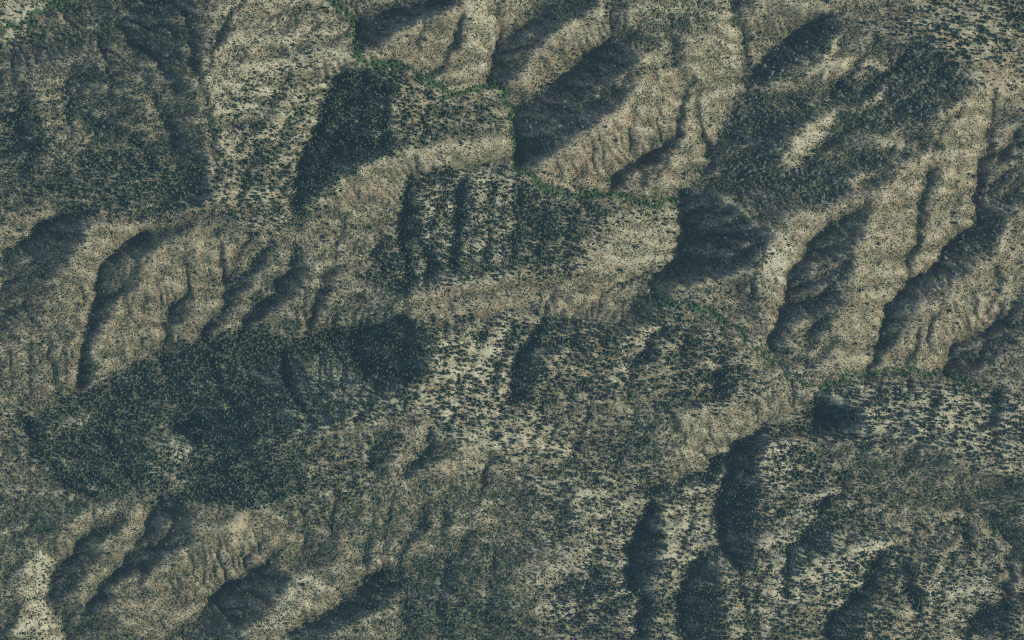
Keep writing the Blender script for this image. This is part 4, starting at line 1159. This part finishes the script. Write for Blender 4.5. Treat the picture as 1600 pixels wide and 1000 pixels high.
r1 = np.random.default_rng(55)
pines = [make_tree('pine_tree', pine_crown(0, 20 + i), 6.0, 0.28, m_pine) for i in range(4)]
oaks = [make_tree('oak_tree', blob_geo(40 + i, 6, 2.4, 3.6, 1.9), 3.2, 0.3, m_oak) for i in range(3)]
wills = [make_tree('streamside_tree', blob_geo(60 + i, 5, 2.1, 4.2, 1.8), 3.5, 0.25, m_creek) for i in range(3)]
pX, pY = stands(PINE_STANDS, pX, pY, pines, 'pine tree', 'large trees: ', (1.25, 1.6), (.9, 1.2), r1)
oX, oY = stands(OAK_STANDS, oX, oY, oaks, 'oak tree', 'large trees: ', (1.05, 1.4), (.8, 1.1), r1)
cX, cY = stands(CREEK_STANDS, cX, cY, wills, 'tree', 'large trees: ', (.85, 1.15), (.8, 1.1), r1)

crown = lambda t: next(c for c in t.children if c.name.startswith('crown'))
keep_ = np.random.default_rng(5).random(len(pX)) > .75 * sample(FN, pX, pY)
pX, pY = pX[keep_], pY[keep_]
n = len(pX); scl, rot = attrs(n, .5, 1.25, .95, 1.4, r1)
instancer('pine_forest', 'dark pines covering the ravines and wooded slopes beyond counting', 'pine forest', pX, pY, scl, rot, np.ones(n, np.float32), [crown(t) for t in pines])
n = len(oX); scl, rot = attrs(n, .6, 1.1, .7, 1.0, r1)
instancer('oak_woodland', 'rounded grey green oaks filling the shaded hollows', 'woodland', oX, oY, scl, rot, np.ones(n, np.float32), [crown(t) for t in oaks])
n = len(cX); scl, rot = attrs(n, .4, .85, .6, .9, r1)
instancer('streamside_thicket', 'bright green thicket lining the winding creek bed', 'thicket', cX, cY, scl, rot, np.ones(n, np.float32), [crown(t) for t in wills])

# chaparral: four bushes stand as individuals and lend their shape to the uncountable rest
bushes = []
for i, (x, y, lb) in enumerate([(1393, 396, 'lone round dark green bush on the bright ridge at the right'),
                                (1103, 470, 'round green bush just above the diagonal creek reach'),
                                (806, 458, 'small green bush on the reddish bank in the middle'),
                                (160, 478, 'green bush low on the bright strip left of the curved gully')]):
    V, F = blob_geo(80 + i, 3, 0.7, 0.75, 0.95, 1, 0.4, 0.75)
    o = mesh_obj('shrub', V, F, m_brush)
    put(o, x, y, (1.0, 1.0, 1.0), 0)
    o.scale = (2.6, 2.6, 2.2) if i < 2 else (1.7, 1.7, 1.5)
    o['label'] = lb; o['category'] = 'bush'
    bushes.append(o)
n = len(sX)
scl, rot = attrs(n, .55, 1.45, .6, 1.1, r1)
k_ = (0.8 + 0.55 * sample(G, sX, sY))[:, None]
k_ = k_ * (1 - 0.2 * sample(FN, sX, sY))[:, None]
scl = (scl * k_ * np.clip(np.exp(r1.normal(-.1, .28, n)), .4, 1.9)[:, None]).astype(np.float32)
tone = np.clip(sample(G, sX, sY) * 1.5 - .25 + r1.uniform(-.25, .25, n), 0, 1).astype(np.float32)
instancer('chaparral', 'scattered grey green brush covering all the slopes', 'brush', sX, sY, scl, rot, tone, bushes)

# ------------------------------------------------------------------ boulders on the bare ground
BOUL = [((690,540,800,690), 14, 'pale granite boulder on the bare middle slope'),
        ((2,5,60,55), 8, 'pale boulder in the sandy wash at the upper left corner'),
        ((1410,2,1560,50), 8, 'pale boulder on the bare ground at the upper right corner'),
        ((36,880,80,930), 8, 'pale rock on the bright bare slope in the lower left corner')]
bp0 = [mesh_obj('boulder', *blob_geo(300 + i, 1, 0, 0.5, 1.1, 1, .22, .7), m_rock) for i in range(3)]
fst = [True] * 3
for box, cnt, lb in BOUL:
    for k in range(cnt):
        j = int(r1.integers(3))
        if fst[j]:
            o = bp0[j]; fst[j] = False
        else:
            o = bp0[j].copy(); sc.collection.objects.link(o)
        s = float(r1.uniform(1.0, 2.0))
        put(o, float(r1.uniform(box[0], box[2])), float(r1.uniform(box[1], box[3])), (s, s * float(r1.uniform(.7, 1.2)), s * .8), float(r1.uniform(0, 6)), .2)
        o['label'] = lb; o['category'] = 'boulder'; o['group'] = 'boulders: ' + lb.split(' on ')[-1].split(' in ')[-1]

# ------------------------------------------------------------------ dusty trails and wash beds, laid over the ground
def trail(name, pts, w):
    P_ = []
    for (ax, ay), (bx, by) in zip(pts[:-1], pts[1:]):
        m = max(1, int(math.hypot(bx - ax, by - ay) / 2.5))
        for t in range(m):
            P_.append((ax + (bx - ax) * t / m, ay + (by - ay) * t / m))
    P_.append(pts[-1])
    P_ = np.array(P_)
    P_[1:-1] = (P_[:-2] + P_[1:-1] * 2 + P_[2:]) / 4
    P_ += np.stack([np.sin(np.arange(len(P_)) * .7), np.cos(np.arange(len(P_)) * .53)], -1) * .5
    d = np.gradient(P_, axis=0)
    d /= np.hypot(d[:, 0], d[:, 1])[:, None]
    nrm = np.stack([-d[:, 1], d[:, 0]], -1)
    wv = w * (0.75 + 0.5 * np.abs(np.sin(np.arange(len(P_)) * .37)))
    V, F = [], []
    for k in range(len(P_)):
        for s in (-1, 0, 1):
            q = P_[k] + nrm[k] * s * wv[k] / 2
            z = max(float(sample(H, q[0], q[1])), float(sample(H, P_[k][0], P_[k][1])) - 1.0)
            V.append((*wpos(*q), z + 0.5))
    for k in range(len(P_) - 1):
        for s in (0, 1):
            a = k * 3 + s
            F.append((a, a + 1, a + 4, a + 3))
    o = mesh_obj(name, V, F, m_track)
    o['kind'] = 'structure'
    return o
TRAILS = [
 ('path', [(0,646),(30,648),(58,654),(74,651),(92,636),(120,619),(140,601),(158,592),(176,582),(196,568),(230,566)], 1.6),
 ('path', [(268,553),(278,549),(296,545)], 2.6),
 ('path', [(1060,472),(1080,480),(1105,492),(1130,510),(1160,525),(1185,548),(1205,562),(1235,583),(1250,597)], 1.6),
 ('path', [(46,876),(38,890),(33,908),(36,928),(44,948),(50,965),(55,985),(57,1000)], 1.8),
 ('path', [(1026,428),(1040,423),(1062,417)], 1.8),
 ('path', [(150,826),(160,834),(178,846)], 1.0),
 ('path', [(1385,578),(1440,580),(1462,588),(1478,597),(1500,602),(1522,604)], 1.2),
]
for t in TRAILS:
    trail(*t)

# ------------------------------------------------------------------ haze
if HAZE:
    zb = float(co[:, 2].min()) - 20
    zt = CAM_H + 30
    E = 42000
    bm = bmesh.new()
    bmesh.ops.create_cube(bm, size=1)
    for v in bm.verts:
        v.co.x *= 2 * E; v.co.y *= 2 * E
        v.co.z = zb if v.co.z < 0 else zt
    hm = bpy.data.meshes.new('haze'); bm.to_mesh(hm); bm.free()
    hz = bpy.data.objects.new('haze', hm)
    sc.collection.objects.link(hz)
    hz['kind'] = 'stuff'
    mh = bpy.data.materials.new('haze_air'); mh.use_nodes = True
    nth = mh.node_tree
    nth.nodes.remove(nth.nodes['Principled BSDF'])
    pv = nth.nodes.new('ShaderNodeVolumePrincipled')
    pv.inputs['Color'].default_value = (0.38, 0.68, 1.0, 1)
    pv.inputs['Density'].default_value = 0.0000075
    nth.links.new(pv.outputs[0], nth.nodes['Material Output'].inputs['Volume'])
    hm.materials.append(mh)
